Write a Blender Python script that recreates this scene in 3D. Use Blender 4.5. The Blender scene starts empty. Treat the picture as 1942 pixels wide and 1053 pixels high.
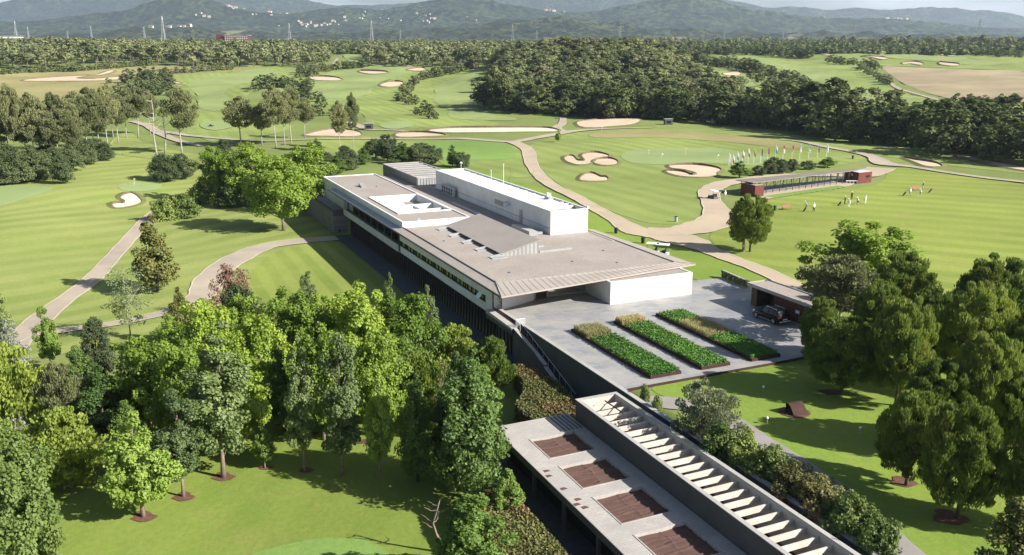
import bpy, bmesh, math, random
import numpy as np
from mathutils import Vector, Matrix
from mathutils.geometry import delaunay_2d_cdt
sc = bpy.context.scene
C = sc.collection
random.seed(7); RNG = np.random.default_rng(7)
R = math.radians

# ---------------------------------------------------------------- camera, sky, sun, exposure
CAMZ = 30.0
F_PX, CX, CY, HOR = 1650.0, 971.0, 526.5, 98.0
PITCH = math.atan((CY - HOR) / F_PX)
cam = bpy.data.cameras.new("camera")
cam.sensor_width = 36.0; cam.lens = F_PX / 1942 * 36.0
cam.clip_start = 0.5; cam.clip_end = 30000
co = bpy.data.objects.new("camera", cam); C.objects.link(co)
co.location = (0, 0, CAMZ); co.rotation_euler = (math.pi / 2 - PITCH, 0, 0)
sc.camera = co

SUN_AZ, SUN_EL = R(-21), R(31.5)
sdir = Vector((math.cos(SUN_AZ) * math.cos(SUN_EL), math.sin(SUN_AZ) * math.cos(SUN_EL), math.sin(SUN_EL)))
sl = bpy.data.lights.new("sun", 'SUN'); sl.energy = 5.0; sl.angle = R(0.53); sl.color = (1.0, 0.955, 0.88)
so = bpy.data.objects.new("sun", sl); C.objects.link(so)
so.rotation_euler = (-sdir).to_track_quat('-Z', 'Y').to_euler(); so.location = (60, -30, 120)

wd = bpy.data.worlds.new("World"); sc.world = wd; wd.use_nodes = True
nt = wd.node_tree; nt.nodes.clear()
wo = nt.nodes.new('ShaderNodeOutputWorld'); bg = nt.nodes.new('ShaderNodeBackground')
sk = nt.nodes.new('ShaderNodeTexSky'); sk.sky_type = 'NISHITA'; sk.sun_disc = False
sk.sun_elevation = SUN_EL; sk.sun_rotation = math.pi / 2 - SUN_AZ; sk.air_density = 1.0; sk.dust_density = 1.6; sk.ozone_density = 1.2
tc = nt.nodes.new('ShaderNodeTexCoord'); mp = nt.nodes.new('ShaderNodeMapping'); mp.inputs['Scale'].default_value = (1, 1, 4.5)
cn = nt.nodes.new('ShaderNodeTexNoise'); cn.inputs['Scale'].default_value = 3.0; cn.inputs['Detail'].default_value = 6
cr = nt.nodes.new('ShaderNodeValToRGB'); cr.color_ramp.elements[0].position = 0.42; cr.color_ramp.elements[1].position = 0.72
mx = nt.nodes.new('ShaderNodeMix'); mx.data_type = 'RGBA'; mx.inputs[7].default_value = (11, 11.3, 11.8, 1)
sc_ = nt.nodes.new('ShaderNodeMath'); sc_.operation = 'MULTIPLY'; sc_.inputs[1].default_value = 0.85
nt.links.new(tc.outputs['Generated'], mp.inputs[0]); nt.links.new(mp.outputs[0], cn.inputs['Vector'])
nt.links.new(cn.outputs['Fac'], cr.inputs[0]); nt.links.new(cr.outputs[0], sc_.inputs[0]); sx = nt.nodes.new('ShaderNodeSeparateXYZ'); nt.links.new(tc.outputs['Generated'], sx.inputs[0]); zr = nt.nodes.new('ShaderNodeMapRange'); zr.inputs[1].default_value = .06; zr.inputs[2].default_value = .3; zr.inputs[3].default_value = 1; zr.inputs[4].default_value = 0; nt.links.new(sx.outputs[2], zr.inputs[0]); zm = nt.nodes.new('ShaderNodeMath'); zm.operation = 'MULTIPLY'; nt.links.new(sc_.outputs[0], zm.inputs[0]); nt.links.new(zr.outputs[0], zm.inputs[1]); nt.links.new(zm.outputs[0], mx.inputs[0])
nt.links.new(sk.outputs[0], mx.inputs[6]); nt.links.new(mx.outputs[2], bg.inputs[0]); bg.inputs[1].default_value = 0.05
nt.links.new(bg.outputs[0], wo.inputs[0])
sc.view_settings.view_transform = 'Standard'; sc.view_settings.look = 'None'; sc.view_settings.gamma = 1.0
sc.view_settings.exposure = 1.15
sc.render.engine = 'CYCLES'
cy = sc.cycles
cy.max_bounces = 5; cy.diffuse_bounces = 2; cy.glossy_bounces = 2; cy.transmission_bounces = 3; cy.transparent_max_bounces = 4; cy.volume_bounces = 0
cy.use_denoising = True; cy.caustics_reflective = False; cy.caustics_refractive = False

# ---------------------------------------------------------------- frames
BA = R(24.3)
WV = np.array([math.cos(BA), math.sin(BA)]); UV = np.array([-math.sin(BA), math.cos(BA)])
ORG = np.array([-1.2, 95.1])
def LW(u, w, z): p = ORG + UV * u + WV * w; return (p[0], p[1], z)
def local(x, y):
    dx = x - ORG[0]; dy = y - ORG[1]
    return dx * UV[0] + dy * UV[1], dx * WV[0] + dy * WV[1]
def sst(a, b, x): t = np.clip((x - a) / (b - a), 0, 1); return t * t * (3 - 2 * t)
_D = np.array([0, 330, 420, 500, 600, 700, 800, 950, 1100, 1400, 2000, 3000, 5000, 20000.])
_Z = np.array([-.2, -.2, .6, 2.2, 5.2, 9.5, 15, 22.5, 28, 35, 45, 60, 70, 70.])
def ground(x, y):
    x = np.asarray(x, float); y = np.asarray(y, float)
    d = np.hypot(x, y); u, w = local(x, y)
    z = (np.interp(d, _D, _Z) + np.interp(d * .96, _D, _Z) + np.interp(d * 1.04, _D, _Z)) / 3
    z = z + 17 * np.exp(-((x - 66) / 80) ** 2 - ((y - 690) / 110) ** 2)
    k = sst(99, 135, u)
    a = 1.15 - 24 * k; b = 1.45 + 25 * k
    left = (1 - sst(0, 1, (w - a) / (b - a))) * (1 - sst(190, 300, d))
    z = z - 3.8 * left
    q = np.maximum(np.maximum(-40 - u, u - 112), np.maximum(-20 - w, w - 45))
    q2 = np.maximum(np.maximum(15 - u, u - 80), np.maximum(40 - w, w - 190))
    m = sst(0, 45, q) * sst(100, 190, d) * sst(-10, 30, q2)
    n = (np.sin(x * .071 + y * .043 + 1) * .5 + np.sin(x * -.052 + y * .088 + 2.1) * .45 + np.sin(x * .117 - y * .031) * .22 + np.sin(x * .023 + y * .019 + .5) * .8)
    z = z + m * n * .55 * (1 + sst(400, 900, d) * 1.0)
    # gentle rolls on the lawns to the left
    m2 = sst(6, 22, -w) * (1 - sst(240, 320, d)) * .28
    z = z + m2 * (np.sin(u * .16 + w * .05) + np.sin(w * .13 - u * .04 + 1))
    return z
def gz(x, y): return float(ground(x, y))
_ST, _CT = math.sin(PITCH), math.cos(PITCH)
def ray(u, v):
    a = u - CX; b = -(v - CY)
    return np.array([a, F_PX * _CT + b * _ST, -F_PX * _ST + b * _CT])
def P(u, v, z):
    r = ray(u, v); t = (z - CAMZ) / r[2]; return np.array([r[0] * t, r[1] * t, z])
_TS = np.concatenate([np.linspace(35, 400, 700), np.geomspace(401, 6000, 900)])
def G(u, v):
    r = ray(u, v); r = r / math.hypot(r[0], r[1]); X = r[0] * _TS; Y = r[1] * _TS; Z = CAMZ + r[2] * _TS
    h = Z - ground(X, Y); i = np.where(h <= 0)[0]
    if len(i) == 0: t = 2500.
    else:
        j = max(int(i[0]), 1); t = _TS[j - 1] + (_TS[j] - _TS[j - 1]) * h[j - 1] / (h[j - 1] - h[j] + 1e-9)
    x, y = r[0] * t, r[1] * t
    return np.array([x, y, gz(x, y)])
def scale_at(p):  # metres per photo pixel at a point
    return (p[1] * _CT - (p[2] - CAMZ) * _ST) / F_PX
def height_for(p, vtop):
    lo, hi = 0.2, 60.
    for _ in range(30):
        m = (lo + hi) / 2; q = p + np.array([0, 0, m - CAMZ])
        v = CY - F_PX * (q[1] * _ST + q[2] * _CT) / (q[1] * _CT - q[2] * _ST)
        if v > vtop: lo = m
        else: hi = m
    return lo

# ---------------------------------------------------------------- materials
M = {}
def mat(name, col, rough=.8, metal=0., spec=.3):
    m = bpy.data.materials.new(name); m.use_nodes = True; n = m.node_tree
    b = n.nodes['Principled BSDF']; b.inputs['Base Color'].default_value = (*col, 1); b.inputs['Roughness'].default_value = rough
    b.inputs['Metallic'].default_value = metal; b.inputs['Specular IOR Level'].default_value = spec
    M[name] = m; return m, n, b
def N(n, t, **kw):
    x = n.nodes.new(t)
    for k, v in kw.items():
        if k in x.inputs: x.inputs[k].default_value = v
        else: setattr(x, k, v)
    return x
def mixc(n, fac, a, b, blend='MIX'):
    x = n.nodes.new('ShaderNodeMix'); x.data_type = 'RGBA'; x.blend_type = blend
    for i, s in ((0, fac), (6, a), (7, b)):
        if isinstance(s, bpy.types.NodeSocket): n.links.new(s, x.inputs[i])
        elif isinstance(s, tuple): x.inputs[i].default_value = (*s, 1)
        else: x.inputs[i].default_value = s
    return x.outputs[2]
def ramp(n, s, a, b):
    r = N(n, 'ShaderNodeMapRange'); r.inputs[1].default_value = a; r.inputs[2].default_value = b; n.links.new(s, r.inputs[0]); return r.outputs[0]
def pos(n, rot=0., scale=(1, 1, 1), kind='world'):
    if kind == 'world': g = N(n, 'ShaderNodeNewGeometry').outputs['Position']
    else: g = N(n, 'ShaderNodeTexCoord').outputs['Object']
    mpn = N(n, 'ShaderNodeMapping'); mpn.inputs['Rotation'].default_value = (0, 0, rot); mpn.inputs['Scale'].default_value = scale
    n.links.new(g, mpn.inputs[0]); return mpn.outputs[0]
def noise(n, vec, s, det=4, rough=.55, dist=0.):
    t = N(n, 'ShaderNodeTexNoise'); t.inputs['Scale'].default_value = s; t.inputs['Detail'].default_value = det
    t.inputs['Roughness'].default_value = rough; t.inputs['Distortion'].default_value = dist; n.links.new(vec, t.inputs['Vector']); return t.outputs['Fac']
def bump(n, b, h, strength=.3, dist=.05):
    x = N(n, 'ShaderNodeBump'); x.inputs['Strength'].default_value = strength; x.inputs['Distance'].default_value = dist
    n.links.new(h, x.inputs['Height']); n.links.new(x.outputs[0], b.inputs['Normal'])
def noisy(name, c1, c2, s=3., rough=.85, metal=0., kind='world', fine=None, bmp=0., a=.35, z=.65, spec=.3):
    m, n, b = mat(name, c1, rough, metal, spec); v = pos(n, kind=kind)
    f = noise(n, v, s); c = mixc(n, ramp(n, f, a, z), c1, c2)
    if fine:
        g = noise(n, v, fine[0], 3); k = ramp(n, g, .43, .57) if 'forest_' in name else ramp(n, g, .3, .7); c = mixc(n, k, c, fine[1], 'MIX') if False else mixc(n, fine[2], c, mixc(n, k, c, fine[1]))
        if bmp: bump(n, b, g, bmp, .03)
    elif bmp: bump(n, b, f, bmp, .05)
    n.links.new(c, b.inputs['Base Color']); return m
def grass(name, c1, c2, dry=(.20, .20, .07), dryamt=.25, stripe=0., ang=0., period=5., dist=2., bs=.05):
    m, n, b = mat(name, c1, .95, 0, .12); v = pos(n)
    big = ramp(n, noise(n, v, bs, 5), .35, .65); c = mixc(n, big, c1, c2)
    d2 = ramp(n, noise(n, pos(n, .5, (1, 1.6, 1)), .11, 6, .65), .52, .75)
    dm = N(n, 'ShaderNodeMath', operation='MULTIPLY'); dm.inputs[1].default_value = dryamt; n.links.new(d2, dm.inputs[0])
    c = mixc(n, dm.outputs[0], c, dry)
    if stripe:
        w = N(n, 'ShaderNodeTexWave', wave_profile='SIN'); w.inputs['Scale'].default_value = .314 / period * 1.0
        w.inputs['Distortion'].default_value = dist; w.inputs['Detail'].default_value = 2; w.inputs['Detail Scale'].default_value = .35; w.inputs['Detail Roughness'].default_value = .6
        n.links.new(pos(n, ang), w.inputs['Vector'])
        k = ramp(n, w.outputs['Fac'], .3, .7); brk = ramp(n, noise(n, pos(n, ang, (.4, 1, 1)), .03, 3), .2, .6)
        mm = N(n, 'ShaderNodeMath', operation='MULTIPLY'); n.links.new(k, mm.inputs[0]); n.links.new(brk, mm.inputs[1])
        m2 = N(n, 'ShaderNodeMath', operation='MULTIPLY'); m2.inputs[1].default_value = stripe; n.links.new(mm.outputs[0], m2.inputs[0])
        c = mixc(n, m2.outputs[0], c, tuple(min(1, x * f_) for x, f_ in zip(c2, (1.28, 1.2, 1.35))))
    pt_ = ramp(n, noise(n, v, .018, 4, .6), .38, .62); c = mixc(n, pt_, mixc(n, .80, (0, 0, 0), c), c); sp = ramp(n, noise(n, v, .45, 5, .7), .56, .74); c = mixc(n, sp, c, mixc(n, .45, c, dry))
    fn = noise(n, v, 2.2, 4, .7); c = mixc(n, ramp(n, fn, .3, .7), mixc(n, .82, (0, 0, 0), c), c)
    n.links.new(c, b.inputs['Base Color']); bump(n, b, fn, .5, .08); return m
def leaf(name, c1, c2, tr=.3, s=.9, gloss=.35, c3=None):
    m = bpy.data.materials.new(name); m.use_nodes = True; n = m.node_tree; n.nodes.clear()
    o = N(n, 'ShaderNodeOutputMaterial'); b = N(n, 'ShaderNodeBsdfPrincipled'); b.inputs['Roughness'].default_value = .55; b.inputs['Specular IOR Level'].default_value = gloss
    v = pos(n, kind='obj'); f = noise(n, v, s, 3); c = mixc(n, ramp(n, f, .35, .65), c1, c2)
    if c3: c = mixc(n, ramp(n, noise(n, v, s * .45, 2), .52, .68), c, c3)
    if 'far' in name:
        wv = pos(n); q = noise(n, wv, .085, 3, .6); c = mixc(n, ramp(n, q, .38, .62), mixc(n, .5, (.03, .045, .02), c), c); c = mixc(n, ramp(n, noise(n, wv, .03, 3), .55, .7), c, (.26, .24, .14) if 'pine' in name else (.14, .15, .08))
    oi = N(n, 'ShaderNodeObjectInfo'); hs = N(n, 'ShaderNodeHueSaturation')
    r1 = ramp(n, oi.outputs['Random'], 0, 1); mr = N(n, 'ShaderNodeMapRange'); mr.inputs[3].default_value = .7; mr.inputs[4].default_value = 1.35
    n.links.new(oi.outputs['Random'], mr.inputs[0]); n.links.new(mr.outputs[0], hs.inputs['Value'])
    mh = N(n, 'ShaderNodeMapRange'); mh.inputs[3].default_value = .515; mh.inputs[4].default_value = .488; n.links.new(oi.outputs['Random'], mh.inputs[0]); n.links.new(mh.outputs[0], hs.inputs['Hue'])
    n.links.new(c, hs.inputs['Color']); n.links.new(hs.outputs[0], b.inputs['Base Color'])
    t = N(n, 'ShaderNodeBsdfTranslucent'); g = N(n, 'ShaderNodeHueSaturation'); g.inputs['Value'].default_value = 1.35; g.inputs['Saturation'].default_value = 1.1
    n.links.new(hs.outputs[0], g.inputs['Color']); n.links.new(g.outputs[0], t.inputs[0])
    x = N(n, 'ShaderNodeMixShader'); x.inputs[0].default_value = tr; n.links.new(b.outputs[0], x.inputs[1]); n.links.new(t.outputs[0], x.inputs[2]); n.links.new(x.outputs[0], o.inputs[0])
    M[name] = m; return m

grass('rough', (.185, .245, .065), (.23, .275, .085), (.32, .28, .13), .4, bs=.03)
grass('lawn_left', (0.217, 0.275, 0.067), (0.267, 0.316, 0.090), (0.360, 0.339, 0.146), .4, .6, R(42), 7, 6.)
grass('lawn_near', (.175, .245, .045), (.215, .28, .055), (.29, .26, .09), .5, .3, R(15), 5, 3., bs=.08)
grass('lawn_right', (.185, .275, .045), (.225, .305, .055), (.27, .26, .08), .35, bs=.08)
grass('lawn_club', (0.192, 0.252, 0.050), (0.248, 0.304, 0.067), (0.335, 0.316, 0.112), .3, .6, R(-24.3), 3.4, .6)
grass('fairway', (0.242, 0.310, 0.106), (0.279, 0.333, 0.123), (0.347, 0.339, 0.157), .25, .18, R(20), 10, 4.)
grass('fairway_east', (0.211, 0.275, 0.067), (0.254, 0.316, 0.090), (0.335, 0.310, 0.134), .3, .5, R(-25), 6.5, 4)
grass('range_grass', (0.205, 0.263, 0.050), (0.248, 0.304, 0.062), (0.335, 0.287, 0.112), .5, .55, R(-66), 7, 1.5)
grass('green_grass', (0.267, 0.339, 0.134), (0.291, 0.357, 0.146), (0.310, 0.351, 0.146), .15)
grass('tee_grass', (0.192, 0.304, 0.073), (0.217, 0.328, 0.084), (0.273, 0.328, 0.101), .15)
grass('dry_field', (0.335, 0.281, 0.168), (0.409, 0.322, 0.213), (0.273, 0.257, 0.123), .7, bs=.05)
grass('dry_green', (0.285, 0.275, 0.112), (0.335, 0.292, 0.134), (0.397, 0.316, 0.179), .6, bs=.06)
noisy('sand', (.56, .455, .34), (.48, .36, .255), .15, .95, fine=(3., (.5, .38, .27), .3), bmp=.2)
noisy('sand_white', (.62, .55, .44), (.55, .47, .37), .2, .95, fine=(3., (.6, .5, .4), .3))
noisy('path', (.41, .345, .26), (.32, .27, .22), .2, .9, fine=(5., (.33, .27, .22), .35))
noisy('path_pink', (.44, .36, .255), (.37, .30, .21), .12, .9, fine=(5., (.4, .3, .24), .3))
noisy('path_edge', (.55, .49, .40), (.45, .4, .33), 1.)
noisy('path_grey', (.27, .255, .24), (.21, .2, .19), .3, .9, fine=(4., (.3, .27, .24), .4))
noisy('mulch', (.13, .06, .04), (.2, .1, .07), 3., .95, fine=(14., (.06, .03, .02), .8), bmp=.6)
noisy('soil', (.11, .075, .05), (.15, .11, .07), .5, .95)
noisy('lip_grass', (.10, .13, .03), (.17, .15, .06), .8, .95)
noisy('plaster', (.76, .755, .74), (.68, .675, .66), .6, .75, fine=(.35, (.6, .595, .575), .55))
noisy('beam_paint', (.62, .57, .50), (.50, .45, .39), .9, .8, fine=(5., (.38, .33, .28), .4))
noisy('plaster_grey', (.52, .52, .51), (.45, .45, .44), .7, .8)
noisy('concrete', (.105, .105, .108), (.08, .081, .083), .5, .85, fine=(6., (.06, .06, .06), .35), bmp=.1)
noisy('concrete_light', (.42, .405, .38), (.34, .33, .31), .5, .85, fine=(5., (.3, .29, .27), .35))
noisy('zinc_tan', (.36, .32, .28), (.33, .29, .255), .4, .6, 0.0, spec=.4)
noisy('zinc', (.36, .37, .37), (.30, .31, .31), .5, .5, .2, spec=.4)
noisy('zinc_dark', (.10, .105, .11), (.075, .08, .085), .5, .55, .2)
noisy('seam', (.30, .26, .22), (.25, .22, .19), .5)
noisy('gravel', (.37, .335, .295), (.32, .285, .25), .22, .95, fine=(4.2, (.22, .17, .15), .6), bmp=.5)
noisy('gravel_grey', (.34, .32, .31), (.27, .25, .24), .3, .95, fine=(4.5, (.16, .15, .15), .6), bmp=.4)
noisy('wood_dark', (.10, .06, .04), (.06, .035, .022), 1.2, .7)
noisy('rust', (.16, .06, .035), (.10, .04, .025), 1.5, .85)
noisy('rust_dark', (.035, .018, .015), (.055, .025, .018), 1.5, .85)
noisy('redpaint', (.14, .035, .03), (.11, .028, .025), .8, .7)
noisy('brown_cover', (.12, .07, .056), (.09, .052, .042), 1.4, .95, fine=(9., (.09, .045, .04), .4))
noisy('roof_brown', (.23, .20, .175), (.18, .155, .135), .5, .7)
noisy('fin', (.05, .043, .038), (.035, .03, .027), 1.)
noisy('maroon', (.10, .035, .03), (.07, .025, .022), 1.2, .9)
noisy('bark', (.16, .125, .095), (.24, .2, .16), 2.5, .95, kind='obj')
noisy('bark_dark', (.07, .055, .045), (.11, .085, .065), 2.5, .95, kind='obj')
noisy('bark_pale', (.28, .255, .23), (.38, .355, .33), 2., .95, kind='obj')
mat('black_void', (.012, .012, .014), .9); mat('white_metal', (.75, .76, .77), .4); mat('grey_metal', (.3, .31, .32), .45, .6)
mat('tan_skin', (.45, .28, .2), .6); mat('cloth_white', (.78, .78, .76), .85); mat('cloth_black', (.02, .022, .028), .8); mat('cloth_grey', (.32, .34, .37), .8); mat('cloth_navy', (.03, .045, .09), .8)
mat('car_black', (.004, .004, .006), .3, 0, .25); mat('rubber', (.015, .015, .015), .8); mat('glass_car', (.008, .01, .015), .15, 0, .35); mat('red_light', (.35, .01, .01), .3); mat('green_plastic', (.02, .09, .05), .5); mat('wood_orange', (.30, .17, .10), .7)
mat('flag_red', (.38, .09, .08), .8); mat('flag_yellow', (.6, .42, .08), .8); mat('flag_blue', (.12, .2, .38), .8); mat('flag_sky', (.35, .48, .6), .8)
mat('lamp_white', (.8, .8, .78), .4)
m, n, b = mat('glass', (.50, .52, .42), .05, .85, .9)
m, n, b = mat('window_reflection_olive', (.34, .36, .11), .12, 0, .6); m, n, b = mat('glass_dark', (.012, .014, .016), .08, 0, .6)  # ribbon windows: yellow-green reflection painted in as an olive base colour
# stone paving of the forecourt: long slabs with thin dark joints
m, n, b = mat('paving', (.3, .3, .3), .55, 0, .4)
br = N(n, 'ShaderNodeTexBrick'); br.inputs['Color1'].default_value = (.27, .275, .28, 1); br.inputs['Color2'].default_value = (.22, .225, .235, 1); br.inputs['Mortar'].default_value = (.16, .16, .165, 1)
br.inputs['Scale'].default_value = .55; br.inputs['Mortar Size'].default_value = .012; br.inputs['Brick Width'].default_value = .9; br.inputs['Row Height'].default_value = .35
n.links.new(pos(n, -BA), br.inputs['Vector']); f = noise(n, pos(n), .25, 5, .65); c = mixc(n, ramp(n, f, .4, .7), br.outputs[0], (.36, .335, .30))
f2 = noise(n, pos(n, R(30), (1, 3, 1)), .5, 5, .7); c = mixc(n, ramp(n, f2, .55, .8), c, (.42, .42, .42)); n.links.new(c, b.inputs['Base Color']); n.links.new(ramp(n, f2, 1.2, -.1), b.inputs['Roughness'])
m, n, b = mat('court_paving', (.14, .14, .15), .7)
br = N(n, 'ShaderNodeTexBrick'); br.inputs['Color1'].default_value = (.085, .088, .10, 1); br.inputs['Color2'].default_value = (.06, .063, .075, 1); br.inputs['Mortar'].default_value = (.05, .05, .05, 1); br.inputs['Scale'].default_value = .8
n.links.new(pos(n, -BA), br.inputs['Vector']); n.links.new(br.outputs[0], b.inputs['Base Color'])
m, n, b = mat('stone_wall', (.14, .14, .15), .9)
br = N(n, 'ShaderNodeTexBrick'); br.inputs['Color1'].default_value = (.26, .25, .24, 1); br.inputs['Color2'].default_value = (.17, .165, .16, 1); br.inputs['Mortar'].default_value = (.08, .08, .08, 1); br.inputs['Scale'].default_value = 1.
br.inputs['Row Height'].default_value = .3; br.inputs['Brick Width'].default_value = .7
vx = N(n, 'ShaderNodeMapping'); vx.inputs['Rotation'].default_value = (math.pi / 2, 0, 0); n.links.new(pos(n, -BA - math.pi / 2), vx.inputs[0]); n.links.new(vx.outputs[0], br.inputs['Vector']); n.links.new(br.outputs[0], b.inputs['Base Color'])
m, n, b = mat('terrace_slab', (.4, .38, .35), .85)
br = N(n, 'ShaderNodeTexBrick'); br.inputs['Color1'].default_value = (.43, .40, .365, 1); br.inputs['Color2'].default_value = (.38, .35, .325, 1); br.inputs['Mortar'].default_value = (.22, .21, .2, 1); br.inputs['Scale'].default_value = .9; br.inputs['Mortar Size'].default_value = .01
n.links.new(pos(n, -BA), br.inputs['Vector']); n.links.new(mixc(n, ramp(n, noise(n, pos(n), .5, 5), .4, .75), br.outputs[0], (.32, .30, .28)), b.inputs['Base Color'])

leaf('l_plane', (.18, .265, .04), (.245, .33, .055), .38, .35, .2, (.13, .215, .035))
leaf('l_lime', (.17, .255, .045), (.22, .31, .065), .35, .5, .25)
leaf('l_poplar', (.125, .175, .055), (.175, .225, .075), .25, .6, .35)
leaf('l_broad', (.085, .14, .03), (.12, .185, .042), .25, .5, .3)
leaf('l_stone', (.14, .19, .045), (.195, .24, .055), .3, .45, .15, (.23, .24, .055))
leaf('l_aleppo', (.165, .185, .08), (.20, .21, .10), .25, .4, .1)
leaf('l_oak', (.065, .092, .036), (.095, .12, .048), .12, .4, .2)
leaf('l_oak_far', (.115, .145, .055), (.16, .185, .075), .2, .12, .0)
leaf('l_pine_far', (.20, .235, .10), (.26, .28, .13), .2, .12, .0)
leaf('l_pale', (.18, .245, .06), (.24, .30, .08), .3, .6, .25)
leaf('l_olive', (.22, .245, .14), (.27, .295, .17), .25, .6, .2)
leaf('l_yellow', (.165, .225, .045), (.215, .27, .055), .3, .4, .2)
leaf('l_cyp', (.12, .13, .04), (.18, .18, .045), .15, .5, .2)
leaf('l_hedge', (.135, .125, .05), (.165, .175, .05), .2, .35, .2, (.21, .13, .07))
leaf('l_shrub', (.12, .17, .04), (.17, .22, .055), .25, .5, .25)
leaf('l_brown', (.17, .11, .075), (.22, .14, .095), .2, .6, .1)
leaf('l_planter', (.065, .16, .025), (.10, .22, .035), .25, 1., .3)
leaf('l_drygrass', (.42, .37, .2), (.35, .33, .16), .3, .6, .1)
leaf('l_birch', (.18, .22, .10), (.23, .27, .13), .4, .6, .2)
leaf('l_grey', (.23, .25, .2), (.28, .29, .23), .3, .5, .2)
# haze: one closed box of thin even air round the camera and everything built
hz = bpy.data.materials.new('haze'); hz.use_nodes = True; hn = hz.node_tree; hn.nodes.clear()
ho = hn.nodes.new('ShaderNodeOutputMaterial'); hv = hn.nodes.new('ShaderNodeVolumePrincipled')
hv.inputs['Color'].default_value = (.64, .79, 1.0, 1); hv.inputs['Density'].default_value = 6.2e-5; hv.inputs['Anisotropy'].default_value = .2
hn.links.new(hv.outputs[0], ho.inputs['Volume']); M['haze'] = hz
# ---------------------------------------------------------------- builders
def tag(o, label=None, cat=None, group=None, kind=None):
    if label: o['label'] = label
    if cat: o['category'] = cat
    if group: o['group'] = group
    if kind: o['kind'] = kind
    return o
def empty(name, loc, label=None, cat=None, group=None):
    o = bpy.data.objects.new(name, None); C.objects.link(o); o.location = loc; o.empty_display_size = .5
    return tag(o, label, cat, group)
def mkmesh(name, V, F, mats, mi=None, smooth=False):
    me = bpy.data.meshes.new(name)
    if isinstance(F, np.ndarray):
        k = F.shape[1]; me.vertices.add(len(V)); me.vertices.foreach_set('co', np.asarray(V, np.float32).ravel())
        me.loops.add(F.size); me.loops.foreach_set('vertex_index', F.astype(np.int32).ravel())
        me.polygons.add(len(F)); me.polygons.foreach_set('loop_start', np.arange(0, F.size, k, dtype=np.int32)); me.update(calc_edges=True)
    else: me.from_pydata([tuple(map(float, v)) for v in V], [], F)
    for m in mats: me.materials.append(M[m])
    if mi is not None: me.polygons.foreach_set('material_index', np.asarray(mi, np.int32))
    if smooth: me.polygons.foreach_set('use_smooth', np.ones(len(me.polygons), bool))
    me.update(); return me
def link(name, me, parent=None, loc=(0, 0, 0)):
    o = bpy.data.objects.new(name, me); C.objects.link(o); o.location = loc
    if parent: o.parent = parent
    return o
def copy_tree(o, parent=None):
    c = o.copy(); C.objects.link(c); c.parent = parent
    for ch in [x for x in o.children if x is not c]: copy_tree(ch, c)
    return c
class MB:
    def __init__(s): s.v = []; s.f = []; s.m = []
    def poly(s, pts, mi=0):
        k = len(s.v); s.v += [tuple(p) for p in pts]; s.f.append(list(range(k, k + len(pts)))); s.m.append(mi)
    def hexa(s, b, t, mi=0):
        n = len(b); k = len(s.v); s.v += [tuple(p) for p in b] + [tuple(p) for p in t]
        s.f.append([k + i for i in range(n)][::-1]); s.f.append([k + n + i for i in range(n)])
        for i in range(n): j = (i + 1) % n; s.f.append([k + i, k + j, k + n + j, k + n + i])
        s.m += [mi] * (n + 2)
    def box(s, u0, u1, w0, w1, z0, z1, mi=0):   # in the clubhouse frame
        q = [(u0, w0), (u0, w1), (u1, w1), (u1, w0)]
        s.hexa([LW(a, b, z0) for a, b in q], [LW(a, b, z1) for a, b in q], mi); return s
    def cube(s, x0, x1, y0, y1, z0, z1, mi=0):
        q = [(x0, y0), (x1, y0), (x1, y1), (x0, y1)]
        s.hexa([(a, b, z0) for a, b in q], [(a, b, z1) for a, b in q], mi); return s
    def tube(s, pts, rad, n=6, mi=0):
        pts = [Vector(p) for p in pts]; k0 = len(s.v)
        for i, p in enumerate(pts):
            d = (pts[min(i + 1, len(pts) - 1)] - pts[max(i - 1, 0)]).normalized()
            a = d.cross(Vector((0, 0, 1)) if abs(d.z) < .9 else Vector((1, 0, 0))).normalized(); b = d.cross(a)
            r = rad[i] if isinstance(rad, (list, tuple)) else rad
            for j in range(n): t = j * 2 * math.pi / n; s.v.append(tuple(p + a * (math.cos(t) * r) + b * (math.sin(t) * r)))
        for i in range(len(pts) - 1):
            for j in range(n):
                a = k0 + i * n + j; b = k0 + i * n + (j + 1) % n; s.f.append([a, b, b + n, a + n]); s.m.append(mi)
        s.f.append([k0 + j for j in range(n)][::-1]); s.f.append([k0 + (len(pts) - 1) * n + j for j in range(n)]); s.m += [mi, mi]
        return s
    def build(s, name, mats, parent=None, smooth=False, fix=True):
        if isinstance(mats, str): mats = [mats]
        off = np.array(parent_world(parent)); V = [tuple(np.array(p) - off) for p in s.v]
        me = mkmesh(name, V, s.f, mats, s.m, smooth)
        if fix:
            bm = bmesh.new(); bm.from_mesh(me); bmesh.ops.recalc_face_normals(bm, faces=bm.faces); bm.to_mesh(me); bm.free()
        return link(name, me, parent)
def parent_world(p):
    t = Vector((0, 0, 0))
    while p: t = t + p.location; p = p.parent
    return t
def catmull(pts, closed=True, n=6):
    pts = [np.array(p, float) for p in pts]; out = []; L = len(pts)
    for i in range(L if closed else L - 1):
        if closed: p0, p1, p2, p3 = pts[i - 1], pts[i], pts[(i + 1) % L], pts[(i + 2) % L]
        else: p0, p1, p2, p3 = pts[max(i - 1, 0)], pts[i], pts[i + 1], pts[min(i + 2, L - 1)]
        for k in range(n):
            t = k / n; out.append(.5 * ((2 * p1) + (p2 - p0) * t + (2 * p0 - 5 * p1 + 4 * p2 - p3) * t * t + (3 * p1 - p0 - 3 * p2 + p3) * t ** 3))
    if not closed: out.append(pts[-1])
    return out
def inside(poly, X, Y):
    r = np.zeros(X.shape, bool); n = len(poly); j = n - 1
    for i in range(n):
        xi, yi = poly[i][:2]; xj, yj = poly[j][:2]
        c = ((yi > Y) != (yj > Y)) & (X < (xj - xi) * (Y - yi) / (yj - yi + 1e-12) + xi); r ^= c; j = i
    return r
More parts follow.
